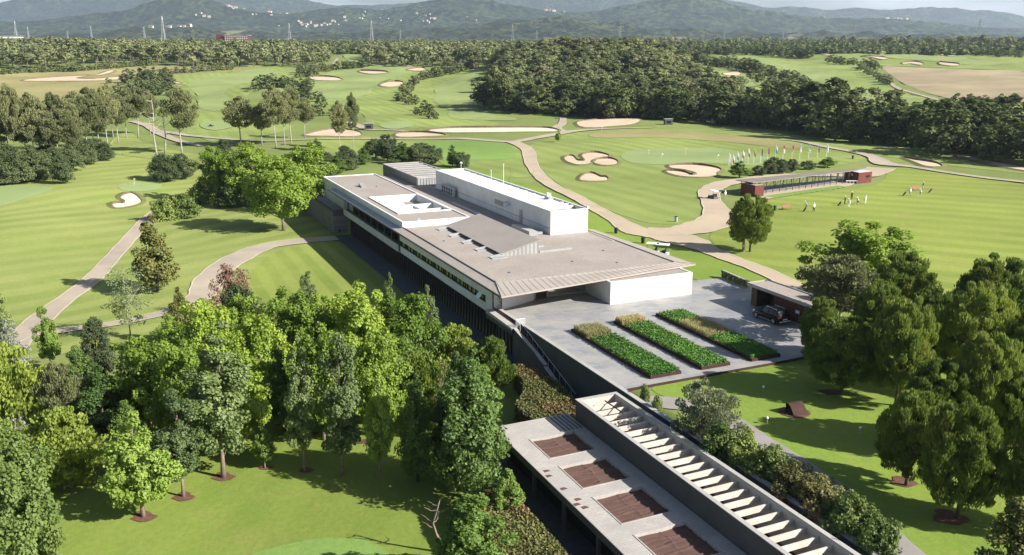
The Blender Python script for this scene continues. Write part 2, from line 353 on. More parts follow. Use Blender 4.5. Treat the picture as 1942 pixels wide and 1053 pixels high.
def area(p): return .5 * sum(p[i][0] * p[(i + 1) % len(p)][1] - p[(i + 1) % len(p)][0] * p[i][1] for i in range(len(p)))
def fill(poly, off):
    """triangulate a ground polygon with inner points so that it follows the terrain"""
    P2 = np.array([p[:2] for p in poly]); lo, hi = P2.min(0), P2.max(0)
    d = float(np.hypot(*P2.mean(0))); h = max(1.8, d * .011)
    xs = np.arange(lo[0], hi[0], h); ys = np.arange(lo[1], hi[1], h)
    X, Y = np.meshgrid(xs, ys); ok = inside(P2, X, Y); pts = [Vector(p) for p in P2]
    for x, y in zip(X[ok], Y[ok]):
        if np.min(np.abs(P2 - (x, y)).sum(1)) > h * .35: pts.append(Vector((x, y)))
    n = len(P2); vs, es, fs, *_ = delaunay_2d_cdt(pts, [(i, (i + 1) % n) for i in range(n)], [], 1, 1e-4)
    A = np.array([(v.x, v.y) for v in vs]); Z = ground(A[:, 0], A[:, 1]) + off(A)
    return [(a[0], a[1], z) for a, z in zip(A, Z)], [list(f) for f in fs]
def offs(level):
    def f(A): d = np.hypot(A[:, 0], A[:, 1]); return level * (.03 + .0002 * np.maximum(d - 100, 0))
    return f
def up(me):
    bm = bmesh.new(); bm.from_mesh(me); bmesh.ops.recalc_face_normals(bm, faces=bm.faces)
    if sum(f.normal.z for f in bm.faces) < 0: bmesh.ops.reverse_faces(bm, faces=bm.faces)
    bm.to_mesh(me); bm.free()
def sheet(name, px, m, level=1, curve=True, n=5, world=False):
    q = catmull(px, True, n) if curve else [np.array(p, float) for p in px]
    w = [np.array([a[0], a[1]]) for a in q] if world else [G(a[0], a[1])[:2] for a in q]
    w2 = [w[0]]
    for a in w[1:]:
        if np.hypot(*(a - w2[-1])) > .12: w2.append(a)
    if area(w2) < 0: w2 = w2[::-1]
    V, F = fill(w2, offs(level)); me = mkmesh(name, V, F, [m]); up(me)
    o = link(name, me); tag(o, kind='structure'); return o, w2
def path(name, px, m='path', level=4, edge='path_edge', n=6, k=.74):
    """px: (u, v, half-width in metres) along the centre line"""
    q = catmull(px, False, n); c = [G(a[0], a[1])[:2] for a in q]; hw = [a[2] * k * (1 + .05 * math.sin(i * 1.7) + .04 * math.sin(i * .63 + 2)) for i, a in enumerate(q)]
    L, Rr = [], []
    for i in range(len(c)):
        t = c[min(i + 1, len(c) - 1)] - c[max(i - 1, 0)]; t = t / (np.hypot(*t) + 1e-9); nn = np.array([-t[1], t[0]])
        L.append(c[i] + nn * hw[i]); Rr.append(c[i] - nn * hw[i])
    def strip(nm, A, B, mm, lv, par=None, lift=0.):
        V, F = [], []; o_ = offs(lv)
        K = 5
        for i in range(len(A) - 1):
            L_ = np.hypot(*(A[i + 1] - A[i])); ns = max(1, int(L_ / max(1.5, np.hypot(*A[i]) * .01)))
            for s_ in range(ns):
                t = s_ / ns; a = A[i] * (1 - t) + A[i + 1] * t; b = B[i] * (1 - t) + B[i + 1] * t
                for k in range(K): V.append(a + (b - a) * k / (K - 1))
        for k in range(K): V.append(A[-1] + (B[-1] - A[-1]) * k / (K - 1))
        A_ = np.array(V); Z = ground(A_[:, 0], A_[:, 1]) + o_(A_) + lift; rows = len(V) // K
        for r_ in range(rows - 1):
            for k in range(K - 1): i = r_ * K + k; F.append([i, i + 1, i + K + 1, i + K])
        me = mkmesh(nm, [(a[0], a[1], z) for a, z in zip(A_, Z)], F, [mm]); up(me); return link(nm, me, par)
    o = strip(name, L, Rr, m, level); tag(o, kind='structure')
    if edge:
        for S, sgn in ((L, 1), (Rr, -1)):
            O2 = []
            for i in range(len(c)):
                t = c[min(i + 1, len(c) - 1)] - c[max(i - 1, 0)]; t = t / (np.hypot(*t) + 1e-9); nn = np.array([-t[1], t[0]]) * sgn
                O2.append(S[i] + nn * .22)
            strip('path_edging', S, O2, edge, level, o, .03)
    return o
def bunker(px, m='sand', lip=.55, wid=1.6, n=5, label=None):
    q = catmull(px, True, n); w = []
    for a in q:
        g = G(a[0], a[1])[:2]
        if not w or np.hypot(*(g - w[-1])) > .3: w.append(g)
    if area(w) < 0: w = w[::-1]
    o_ = offs(3.2); V, F = fill(w, o_); me = mkmesh('sand_bunker', V, F, [m]); up(me); o = link('sand_bunker', me); tag(o, kind='structure')
    k = len(w); d = np.hypot(*np.mean(w, 0)); s = 1 + max(0, d - 150) / 500
    lip *= s; wid *= s; rings = [[], [], []]
    for i in range(k):
        t = w[(i + 1) % k] - w[i - 1]; t = t / (np.hypot(*t) + 1e-9); nn = np.array([t[1], -t[0]])
        # deeper face on the far side, none on the side towards the tee
        far = .25 + .75 * max(0, float(nn @ (w[i] / np.hypot(*w[i]))))
        for r_, (dd, hh) in enumerate(((0, 0), (.22, lip * far), (wid, 0))):
            p = w[i] + nn * dd * (1 if r_ < 2 else (.5 + far)); rings[r_].append((p[0], p[1], gz(*p) + float(offs(3.2 if r_ < 1 else (3 if r_ == 1 else .2))(np.array([p]))[0]) + hh))
    V = rings[0] + rings[1] + rings[2]; F = []; mi = []
    for r_ in (0, 1):
        for i in range(k): j = (i + 1) % k; F.append([r_ * k + i, r_ * k + j, (r_ + 1) * k + j, (r_ + 1) * k + i]); mi.append(r_)
    me = mkmesh('bunker_lip', V, F, ['soil', 'lip_grass'], mi); up(me); link('bunker_lip', me, o)
    return o

# ---------------------------------------------------------------- terrain
def lines(a, b, step, far, g, extra=()):
    c = list(np.arange(a, b + .01, step)); s = step; x = c[-1]; hi = []
    while x < far[1]: s *= g; x += s; hi.append(x)
    s = step; x = a; lo = []
    while x > far[0]: s *= g; x -= s; lo.append(x)
    L = np.array(lo[::-1] + c + hi)
    for e in extra: L = L[np.abs(L - e) > .6]
    return np.sort(np.concatenate([L, extra])) if len(extra) else L
ul = lines(-130, 330, 2.2, (-300, 11500), 1.022); wl = lines(-150, 240, 2.2, (-7500, 9500), 1.024, (1.15, 1.45))
UU, WW = np.meshgrid(ul, wl, indexing='ij'); X = ORG[0] + UV[0] * UU + WV[0] * WW; Y = ORG[1] + UV[1] * UU + WV[1] * WW
Zg = ground(X, Y); nu, nw = UU.shape
idx = np.arange(nu * nw).reshape(nu, nw); Fq = np.stack([idx[:-1, :-1], idx[1:, :-1], idx[1:, 1:], idx[:-1, 1:]], -1).reshape(-1, 4)
# the ground sheet is sunk where the clubhouse basement and forecourt stand
me = mkmesh('ground', np.stack([X, Y, Zg], -1).reshape(-1, 3), Fq, ['rough'], smooth=True); up(me)
tag(link('ground', me), kind='structure')

# ---------------------------------------------------------------- mountains
noisy('forest_far', (.035, .055, .022), (.085, .115, .045), .006, .95, fine=(.03, (.008, .014, .008), .95), a=.4, z=.6)
noisy('forest_hill', (.035, .055, .025), (.095, .115, .05), .007, .95, fine=(.045, (.01, .018, .01), .9), a=.4, z=.6)
n_ = M['forest_hill'].node_tree; b_ = n_.nodes['Principled BSDF']; old = b_.inputs['Base Color'].links[0].from_socket
cl = ramp(n_, noise(n_, pos(n_), .0045, 5, .6), .62, .68); n_.links.new(mixc(n_, cl, old, (.27, .24, .13)), b_.inputs['Base Color'])
def fract(x, y, seed, oct=5):
    r = np.random.default_rng(seed); s = 0; a = 1.; f = 1.; t = 0
    for _ in range(oct):
        for _k in range(3):
            th = r.uniform(0, 6.28); ph = r.uniform(0, 6.28); s = s + a * (1 - np.abs(np.sin((x * math.cos(th) + y * math.sin(th)) * f + ph))); t += a
        a *= .5; f *= 2.03
    return s / t
for _m in ('forest_far', 'forest_hill'):
    _n = M[_m].node_tree; _b = _n.nodes['Principled BSDF']; bump(_n, _b, noise(_n, pos(_n), .03, 6, .75), 1., 30.)
def mountain(name, prof, D, depth, base_v, m, seed, nc=520, nr=90, wl=700., amp=.5):
    px = np.array([p[0] for p in prof], float); pv = np.array([p[1] for p in prof], float)
    uu = np.linspace(px[0], px[-1], nc); top = np.interp(uu, px, pv); k = np.ones(9) / 9; top = np.convolve(np.pad(top, 4, 'edge'), k, 'valid')
    az = np.arctan2(uu - CX, F_PX * _CT + (CY - HOR) * _ST); dist = np.linspace(D - depth, D + depth * .6, nr)
    A, Dd = np.meshgrid(az, dist, indexing='ij'); Xm = Dd * np.tan(A); Ym = Dd
    zt = CAMZ + np.hypot(D * np.tan(az), D) * (HOR - top) / 1705.
    t = (Dd - (D - depth)) / depth; s = np.where(t < 1, sst(0, 1, t) ** .9, 1 - .6 * sst(0, .6, t - 1))
    zb = ground(Xm, Ym) - 6
    fr = fract(Xm / wl, Ym / wl, seed); fr2 = fract(Xm / wl * 6, Ym / wl * 6, seed + 1, 3)
    Z = zb + (zt[:, None] - zb) * s * (1 - amp * (1 - fr) * 2 * np.sin(np.clip(t, 0, 1) * math.pi) ** .7) + (fr2 - .5) * 42 * np.minimum(s * 3, 1)
    i_ = np.arange(nc * nr).reshape(nc, nr); Fm = np.stack([i_[:-1, :-1], i_[1:, :-1], i_[1:, 1:], i_[:-1, 1:]], -1).reshape(-1, 4)
    me = mkmesh(name, np.stack([Xm, Ym, Z], -1).reshape(-1, 3), Fm, [m], smooth=True); up(me); tag(link(name, me), kind='structure')
    def at(u, f=.5):   # a point on the slope
        i = int(np.clip((u - px[0]) / (px[-1] - px[0]) * (nc - 1), 0, nc - 1)); j = int(np.clip(f * nr / 1.6, 0, nr - 1)); return np.array([Xm[i, j], Ym[i, j], Z[i, j]])
    return Xm, Ym, Z
mountain('mountain_range', [(-300, 30), (0, 22), (60, 11), (130, 6), (200, 3), (260, -10), (400, -22), (520, -6), (570, 4), (640, 15), (700, 13), (760, 12), (830, 4), (950, -8), (1100, -20), (1250, -16), (1371, 4), (1436, 19), (1521, 20), (1571, 26), (1621, 22), (1666, 27), (1711, 25), (1791, 24), (1846, 31), (1906, 34), (1942, 45), (2200, 62)], 9000, 3200, 90, 'forest_far', 3, wl=900)
HILLB = mountain('foothills', [(-300, 62), (0, 52), (120, 42), (240, 30), (300, 10), (350, 0), (400, 4), (470, 28), (540, 30), (600, 22), (660, 18), (720, 24), (790, 10), (850, -2), (900, -4), (960, 12), (1040, 22), (1120, 26), (1200, 10), (1290, -4), (1360, 4), (1420, 22), (1500, 34), (1600, 40), (1700, 42), (1800, 52), (1942, 62), (2200, 72)], 5600, 1900, 90, 'forest_far', 11, wl=600)
HILLC = mountain('near_hills', [(-300, 78), (0, 74), (100, 70), (200, 64), (280, 56), (360, 55), (440, 60), (540, 64), (640, 62), (760, 57), (880, 52), (960, 40), (1040, 32), (1120, 38), (1200, 50), (1300, 58), (1400, 62), (1500, 64), (1650, 66), (1800, 70), (1942, 74), (2200, 80)], 3500, 900, 90, 'forest_hill', 23, wl=420, amp=.45)
def hillhit(H, u, v):
    """point of a hill surface nearest to the line of sight (u, v)"""
    Xm, Ym, Z = H; rx = Xm / (Ym * _CT - (Z - CAMZ) * _ST) * F_PX + CX; ry = CY - F_PX * (Ym * _ST + (Z - CAMZ) * _CT) / (Ym * _CT - (Z - CAMZ) * _ST)
    e = (rx - u) ** 2 + (ry - v) ** 2 * 4 + (Ym - Ym.min()) * .0004; k = int(np.argmin(e)); return np.array([Xm.ravel()[k], Ym.ravel()[k], Z.ravel()[k]])

# ---------------------------------------------------------------- turf, paths, bunkers
def c1(x, y): return (x / 2, y / 2)
def q3(x, y): return (560 + x / 4.4136, 80 + y / 4.4136)
def q5(x, y): return (x / 3.884, 90 + y / 3.884)
def q6(x, y): return (1200 + x / 2.617, 60 + y / 2.617)
def c10(x, y): return (1000 + x / 3.51, 220 + y / 3.51)
def c8(x, y): return (1340 + x / 3.096, 220 + y / 3.096)
def e1(x, y): return (x / 2.926, 140 + y / 2.926)
def pm(f, *pts): return [f(*p) for p in pts]
sheet('lawn', [(-80, 330), (0, 348), (60, 345), (170, 305), (235, 250), (275, 270), (350, 290), (430, 300), (520, 330), (600, 330), (606, 380), (640, 470), (700, 540), (500, 590), (300, 640), (60, 680), (-250, 720), (-300, 400)], 'lawn_left', 1, n=3)
sheet('lawn', [(590, 466), (640, 462), (765, 585), (700, 620), (560, 640), (430, 620), (470, 530), (520, 480)], 'lawn_club', 2, n=4)
sheet('lawn', [(-300, 900), (0, 840), (200, 830), (420, 800), (640, 780), (800, 780), (960, 800), (1010, 900), (1010, 1120), (700, 1300), (0, 1300), (-300, 1150)], 'lawn_near', 1, n=3)
sheet('putting_green', [(470, 1060), (540, 1035), (620, 1022), (700, 1028), (745, 1060), (740, 1110), (600, 1150), (480, 1120)], 'tee_grass', 2)
sheet('lawn', [(1235, 738), (1300, 722), (1560, 672), (1760, 640), (1990, 700), (2300, 900), (2300, 1300), (1800, 1250), (1640, 1040), (1420, 830), (1300, 770)], 'lawn_right', 1, n=3)
sheet('lawn', [(830, 305), (900, 318), (985, 345), (1040, 362), (1120, 398), (1200, 440), (1260, 455), (1340, 482), (1430, 515), (1560, 565), (1600, 610), (1420, 560), (1330, 535), (1200, 480), (1100, 430), (900, 340)], 'lawn_right', 1, n=3)
sheet('driving_range', [(1345, 452), (1380, 420), (1440, 385), (1530, 368), (1660, 352), (1700, 318), (1820, 330), (1942, 350), (2200, 385), (2300, 700), (1700, 620), (1500, 530), (1400, 490)], 'range_grass', 1, n=3)
sheet('fairway', [(1000, 278), (1075, 255), (1150, 246), (1250, 238), (1330, 236), (1420, 248), (1560, 275), (1640, 300), (1560, 320), (1390, 345), (1345, 358), (1330, 400), (1310, 422), (1250, 425), (1200, 415), (1110, 380), (1040, 335), (1012, 300)], 'fairway_east', 1, n=3)
sheet('dry_strip', [(1130, 252), (1250, 248), (1400, 258), (1520, 276), (1500, 284), (1400, 272), (1250, 262), (1130, 262)], 'dry_green', 2, n=3)
sheet('putting_green', pm(c10, (620, 270), (680, 235), (860, 222), (1080, 215), (1300, 222), (1460, 250), (1640, 290), (1560, 325), (1380, 330), (1200, 315), (1000, 325), (800, 325), (680, 310)), 'green_grass', 2, n=4)
sheet('fairway', [(1600, 290), (1700, 300), (1800, 315), (1942, 330), (2050, 350), (2050, 310), (1850, 290), (1700, 276), (1560, 262), (1450, 250), (1560, 276)], 'fairway_east', 1, n=3)
sheet('fairway', [(610, 258), (800, 264), (900, 262), (970, 272), (1000, 300), (1010, 335), (900, 330), (830, 300), (720, 290), (600, 290)], 'fairway_east', 1, n=3)
sheet('putting_green', pm(q3, (1000, 850), (1150, 830), (1400, 820), (1650, 825), (1760, 850), (1850, 920), (1800, 980), (1500, 990), (1150, 960)), 'tee_grass', 2, n=4)
sheet('fairway', pm(q3, (-200, 380), (60, 330), (300, 240), (600, 190), (900, 175), (1200, 172), (1700, 200), (1580, 280), (1560, 430), (1540, 620), (1700, 700), (1000, 720), (620, 690), (560, 600), (300, 560), (0, 560), (-200, 500)), 'fairway_east', 1, n=3)
sheet('fairway', pm(q3, (1600, 225), (1450, 270), (1180, 370), (1180, 450), (1160, 500), (1280, 560), (1280, 620), (1400, 650), (1780, 660), (1850, 640), (1600, 600), (1520, 540), (1570, 400), (1560, 270)), 'fairway', 2, n=3)
sheet('fairway', pm(q3, (120, 350), (300, 260), (560, 200), (850, 190), (1000, 240), (700, 350), (560, 470), (250, 500), (100, 430)), 'fairway', 2, n=3)
sheet('putting_green', pm(q3, (700, 690), (800, 670), (950, 670), (980, 700), (860, 730), (740, 720)), 'green_grass', 2, n=4)
sheet('fairway', [(500, 122), (560, 135), (600, 150), (520, 160), (470, 180), (480, 210), (560, 240), (440, 270), (380, 262), (320, 230), (380, 200), (330, 165), (290, 150), (360, 138), (440, 128)], 'fairway_east', 1, n=3)
sheet('fairway', pm(q5, (1900, 150), (1700, 200), (1440, 245), (1380, 290), (1460, 360), (1470, 450), (1620, 470), (1700, 400), (1660, 330), (1750, 280), (1900, 250), (2050, 190)), 'fairway', 2, n=3)
sheet('putting_green', [(380, 236), (405, 231), (435, 234), (440, 242), (410, 248), (385, 244)], 'green_grass', 3, n=3)
sheet('fairway', pm(q3, (400, 90), (480, 70), (600, 75), (680, 130), (600, 165), (440, 160)), 'fairway', 1, n=3)
sheet('dry_field', [(-100, 150), (60, 138), (240, 128), (330, 125), (440, 128), (500, 124), (470, 133), (380, 142), (300, 150), (240, 172), (200, 205), (120, 220), (-100, 215)], 'dry_green', 1, n=3)
sheet('putting_green', e1(650, 625) and pm(e1, (655, 628), (700, 607), (780, 600), (860, 604), (900, 625), (870, 645), (780, 655), (690, 650)), 'green_grass', 2, n=4)
sheet('tee', [(-60, 360), (20, 352), (75, 353), (100, 360), (60, 374), (0, 392), (-80, 400)], 'green_grass', 2, n=4)
# right hand far fairways
sheet('fairway', pm(q6, (320, 108), (520, 110), (760, 140), (1000, 170), (1120, 170), (1230, 250), (1300, 290), (1500, 340), (1600, 360), (1400, 385), (1200, 380), (1060, 340), (900, 270), (820, 220), (620, 160)), 'fairway_east', 1, n=3)
sheet('fairway', pm(q6, (420, 122), (560, 120), (740, 158), (980, 190), (1040, 215), (1100, 275), (1300, 325), (1480, 350), (1250, 362), (1080, 320), (930, 268), (800, 205), (600, 150)), 'fairway', 2, n=3)
sheet('fairway', pm(q6, (720, 78), (1000, 80), (1300, 92), (1700, 110), (2100, 130), (2100, 205), (1800, 190), (1400, 175), (1200, 165), (1000, 130), (860, 105)), 'fairway_east', 1, n=3)
sheet('fairway', pm(q6, (1100, 100), (1300, 102), (1500, 112), (1650, 130), (1880, 162), (1700, 168), (1500, 150), (1250, 130)), 'fairway', 2, n=3)
sheet('dry_field', pm(q6, (1240, 172), (1400, 180), (1700, 192), (2150, 210), (2150, 350), (1700, 345), (1560, 330), (1400, 285), (1290, 225)), 'dry_field', 1, n=3)
sheet('fairway', pm(q6, (340, 185), (420, 195), (560, 215), (640, 290), (830, 315), (820, 350), (600, 345), (480, 280), (350, 240)), 'fairway', 1, n=3)
sheet('fairway', pm(q6, (100, 68), (200, 72), (300, 90), (420, 100), (300, 104), (130, 80)), 'fairway', 1, n=3)
sheet('fairway', pm(q6, (1710, 410), (1850, 385), (2000, 380), (2100, 420), (1980, 470), (1820, 460)), 'fairway', 1, n=3)
for q in [[(1520, 105), (1550, 108), (1600, 122), (1570, 126), (1520, 116)], [(1340, 158), (1400, 153), (1440, 160), (1430, 170), (1380, 162), (1345, 165)], [(1525, 155), (1580, 160), (1620, 165), (1600, 174), (1530, 167)],
          [(1140, 126), (1230, 130), (1265, 135), (1240, 142), (1190, 132)], [(1005, 96), (1085, 98), (1080, 103), (1010, 101)], [(905, 110), (975, 115), (970, 120)], [(1225, 100), (1265, 103), (1240, 107)], [(450, 210), (530, 205), (525, 220), (470, 222)], [(1050, 345), (1150, 348), (1175, 354), (1080, 352)]]:
    bunker(pm(q6, *q), lip=.5, wid=1.2, n=3)
bunker(pm(q6, (1345, 628), (1400, 640), (1500, 655), (1530, 672), (1460, 672), (1400, 650)), n=3)
bunker(pm(q6, (1555, 608), (1640, 615), (1720, 635), (1800, 650), (1950, 680), (2050, 705), (1950, 695), (1800, 668), (1680, 640)), n=3)
bunker(pm(c10, (250, 280), (300, 270), (335, 300), (388, 300), (365, 268), (400, 252), (470, 250), (535, 265), (530, 278), (460, 285), (435, 305), (400, 325), (330, 328), (265, 305)), n=3)
bunker(pm(c10, (440, 310), (480, 292), (560, 290), (600, 308), (580, 328), (500, 332)), n=3)
bunker(pm(c10, (352, 430), (380, 395), (440, 388), (490, 410), (530, 415), (520, 435), (430, 438)), n=3)
bunker(pm(c10, (955, 335), (1100, 330), (1220, 342), (1285, 360), (1260, 380), (1250, 405), (1150, 412), (1020, 405), (932, 380), (950, 370), (1040, 378), (1100, 398), (1130, 385), (1050, 362), (965, 352)), n=3)
bunker(pm(e1, (625, 730), (660, 722), (690, 722), (695, 705), (670, 690), (700, 672), (740, 670), (780, 705), (770, 722), (720, 738), (650, 747)), 'sand_white', n=3, lip=.4)
for q in [[(100, 775), (300, 735), (480, 745), (550, 770), (500, 795), (250, 792), (110, 790)], [(845, 775), (950, 762), (1120, 765), (1260, 785), (1100, 795), (880, 800)]]: bunker(pm(q3, *q), n=3)
bunker(pm(q3, (1115, 745), (1300, 725), (1600, 722), (2000, 722), (2150, 730), (2200, 752), (1942, 756), (1500, 762), (1250, 762)), 'sand_white', n=3, wid=2.)
for q in [[(120, 300), (200, 295), (330, 300), (390, 318), (340, 328), (180, 325)], [(530, 250), (640, 248), (770, 255), (740, 268), (620, 272)], [(890, 198), (970, 196), (960, 210), (900, 208)], [(935, 238), (1040, 222), (1090, 230), (1040, 248)], [(715, 360), (800, 338), (900, 340), (880, 368), (800, 382), (730, 376)]]:
    bunker(pm(q3, *q), lip=.7, n=3)
bunker(pm(q5, (170, 248), (330, 230), (560, 215), (700, 208), (800, 178), (840, 178), (760, 205), (640, 215), (560, 232), (700, 236), (900, 220), (920, 235), (700, 250), (300, 252)), n=3, lip=.3)
bunker([(1095, 233), (1130, 228), (1180, 224), (1215, 223), (1205, 235), (1170, 240), (1110, 243)], n=3, lip=.4)
for q in [[(1250, 258), (1320, 262), (1325, 268), (1260, 266)], [(1310, 285), (1370, 286), (1320, 289)]]: bunker(pm(q5, *q), lip=.3, n=3)

path('path', [(20, 665, 2.), (60, 622, 2.2), (110, 580, 1.9), (170, 536, 1.8), (212, 492, 1.7), (250, 450, 1.6), (285, 412, 1.6), (330, 385, 1.5)])
path('path', [(-60, 690, 1.6), (40, 640, 1.8), (120, 628, 1.5), (220, 615, 1.4), (300, 598, 1.5), (345, 585, 2.0), (385, 560, 2.6), (398, 530, 2.8), (440, 497, 2.9), (500, 470, 2.8), (570, 459, 2.6), (640, 453, 2.5)])
path('path', pm(c1, (500, 462), (560, 480), (610, 505), (680, 538), (775, 556)) and [(250, 231, 1.8), (280, 240, 2.2), (303, 254, 2.2), (340, 269, 1.8), (385, 278, 1.8)], 'path', 4)
path('path', [(303, 250, 1.8), (330, 254, 2.), (365, 259, 1.8), (430, 265, 1.7), (500, 269, 1.5), (575, 266, 1.4), (675, 264.5, 1.4), (800, 265.5, 1.4), (870, 264, 1.8), (930, 268, 2.4), (975, 270, 3.), (1010, 264, 2.6), (1050, 257, 2.6), (1090, 250, 2.6), (1150, 245.5, 1.6), (1250, 243, .5)])
path('path', [(972, 270, 2.6), (1000, 285, 2.5), (1008, 312, 2.2), (1026, 337, 2.), (1052, 356, 1.9), (1090, 374, 1.8), (1125, 394, 1.8), (1165, 416, 2.), (1205, 438, 3.4), (1260, 447, 5.), (1310, 462, 4.), (1345, 476, 2.3), (1390, 494, 1.9), (1440, 512, 1.8), (1520, 548, 1.8), (1640, 590, 1.8)], 'path_pink', 4)
path('path', [(1230, 440, 3.), (1290, 440, 3.4), (1340, 428, 4.), (1362, 410, 3.), (1350, 385, 2.2), (1345, 366, 2.4), (1365, 352, 2.8), (1405, 344, 2.8), (1480, 335, 2.4), (1570, 334, 2.4), (1640, 334, 3.), (1672, 320, 4.)], 'path_pink', 4.2, k=.9)
path('path', [(1480, 266, .8), (1520, 270, 1.4), (1571, 281, 1.7), (1616, 289, 1.8), (1655, 299, 2.2), (1678, 312, 3.6), (1730, 318, 1.7), (1792, 328, 1.5), (1870, 339, 1.5), (1960, 349, 1.5), (2060, 362, 1.5)], 'path', 4.4)
path('path', [(1068, 225, 1.5), (1066, 236, 2.), (1056, 244, 2.2), (1072, 252, 2.6)], 'path', 3.8)
path('path', pm(q6, (1280, 258), (1330, 290), (1420, 315), (1510, 340)) and [q6(1270, 250) + (1.6,), q6(1320, 285) + (1.6,), q6(1410, 312) + (1.6,), q6(1520, 342) + (1.6,)], 'path', 2.4)
path('path', [q3(440, 670) + (2.,), q3(520, 700) + (2.,), q3(620, 735) + (2.2,), q3(750, 738) + (1.6,), q3(930, 748) + (1.2,)], 'path', 3)
path('path', [(560, 152, 2.), (545, 160, 2.), (530, 170, 2.)] and [(640, 112, 1.5), (630, 125, 1.5)], 'path', 2.4)
path('path', [(1215, 762, 1.5), (1300, 770, 1.3), (1385, 800, 1.1), (1445, 840, 1.1), (1520, 888, 1.15), (1605, 952, 1.15), (1700, 1035, 1.15), (1810, 1145, 1.15)], 'path_grey', 3, None, k=1.)
path('path', [q6(1700, 408) + (1.8,), q6(1780, 392) + (1.8,), q6(1880, 382) + (1.6,)], 'path', 2.6)
sheet('court_paving', [tuple(ORG + UV * a + WV * b) for a, b in ((74, -2.2), (74, 1.1), (-25, 1.1), (-25, -2.4), (30, -2.2))], 'court_paving', 5, curve=False, world=True)
sheet('court_paving', [tuple(ORG + UV * a + WV * b) for a, b in ((-24.5, -14), (-24.5, 1.1), (-64, 1.1), (-64, -14))], 'court_paving', 4.5, curve=False, world=True)
for u, v, r in ((272, 981, .9), (348, 943, .8), (423, 905, .9), (503, 888, .6), (580, 893, .6), (1577, 745, 1.), (1712, 915, .9), (1800, 982, 1.1), (651, 826, .7), (590, 824, .6), (690, 838, .7)):
    p = G(u, v); sheet('mulch', [(p[0] + r * 1.0 * math.cos(a) * (1 + .25 * math.sin(3 * a + u) + .12 * math.sin(7 * a)), p[1] + r * .8 * math.sin(a) * (1 + .2 * math.cos(2 * a + u))) for a in np.linspace(0, 2 * math.pi, 21)[:-1]], 'mulch', 2.5, world=True, n=2)
# ---------------------------------------------------------------- clubhouse
def part(mb, name, m, par, **k): return mb.build(name, m, par, **k)
club = empty('clubhouse', LW(50, 10, 0), 'long low white clubhouse with gravel roof, metal eaves and a taller white block', 'building')
b = MB(); b.box(-1, 81, 2.0, 12.5, -4.2, -.66).box(7.6, 99, 2.6, 12.8, -.6, 2.85).box(7.6, 27, 12.8, 26.8, -.5, 2.95).box(27, 82, 12.8, 26.2, -.5, 2.95).box(81, 98, 1.5, 12.8, -4, 4.0).box(82.2, 100, 12.8, 17.2, -.5, 2.3)
part(b, 'wall', 'plaster', club)
# long facade above the lower court
b = MB(); b.box(4.9, 42, .95, 2.0, -.65, .38).box(4.9, 42, .95, 2.0, 1.28, 2.95).box(1.2, 4.9, .9, 1.7, -.65, .25); part(b, 'facade_band', 'plaster', club)
b = MB(); b.box(42, 77.5, .55, .8, -.5, .62); part(b, 'balcony_parapet', 'plaster_grey', club)
b = MB(); b.box(42, 80.8, .8, 2.5, -.66, -.45); part(b, 'balcony_floor', 'concrete_light', club)
b = MB(); b.box(42.05, 60, 2.5, 2.58, -.4, 2.9); part(b, 'glass_front', 'glass_dark', club)
b = MB(); b.box(60, 77.5, 2.45, 2.55, -.4, 2.9); part(b, 'glass_front', 'glass_dark', club)
b = MB()
for k in range(9): u = 42.2 + k * 4.1; b.box(u, u + .16, .85, 1.05, -.45, 2.95)
for k in range(24): u = 42.5 + k * 1.45; b.box(u, u + .06, 2.38, 2.44, -.4, 2.9)
part(b, 'mullion', 'zinc_dark', club)
fr0 = None
for k in range(26):
    u = 5.15 + k * 1.4; wd_ = 1.05 if k % 3 else 1.25
    g = MB(); g.box(u, u + 1.28, 1.25, 1.3, .42, 1.24); go = part(g, 'window', 'window_reflection_olive', club)
    h = MB(); h.box(u - .06, u + .02, 1.1, 1.24, .4, 1.26).box(u + .02, u + 1.28, 1.1, 1.24, .385, .44).box(u + .02, u + 1.28, 1.1, 1.24, 1.22, 1.275)
    if k % 3 == 0: h.box(u + .62, u + .68, 1.1, 1.24, .44, 1.22)
    part(h, 'window_frame', 'black_void', go)
b = MB(); A = LW(8.0, .55, 1.22); b.hexa([LW(8, .5, .62), LW(9.2, .5, .62), LW(9.2, 1.0, 1.24), LW(8, 1.0, 1.24)], [LW(8, .46, .66), LW(9.2, .46, .66), LW(9.2, .97, 1.27), LW(8, .97, 1.27)]); tag(part(b, 'open_window', 'glass', club), 'tilted open window pane near the corner')
b = MB(); b.box(4.6, 4.88, .95, 2.1, .1, 2.2); part(b, 'corner_glass', 'glass_dark', club)
# lower arcade: dark glass and thin fins
b = MB(); b.box(-3, 80, 1.9, 1.96, -4, -.7); part(b, 'arcade_glass', 'glass_dark', club)
b = MB()
for k in range(76): u = -2.5 + k * 1.02; b.box(u, u + .22, .98, 1.75, -4, -.68)
part(b, 'arcade_fin', 'fin', club)
# gravel roofs
b = MB(); b.box(5.0, 27.4, 1.55, 27.0, 2.95, 3.25).box(27.4, 41.8, 1.55, 20, 2.95, 3.25).box(41.8, 100, 12.95, 17.2, 2.95, 3.25).box(41.8, 82.9, 17.2, 20, 2.95, 3.25)
part(b, 'gravel_roof', 'gravel', club)
b = MB(); b.box(5, 41.8, 1.42, 1.56, 3.0, 3.42).box(41.8, 99.8, 12.78, 12.94, 3.0, 3.5); part(b, 'roof_upstand', 'zinc_dark', club)
b = MB(); b.box(4.9, 5.02, 1.3, 27.1, 3.0, 3.34).box(5.02, 27.3, 26.95, 27.1, 3.0, 3.38); part(b, 'roof_edge', 'zinc_tan', club)
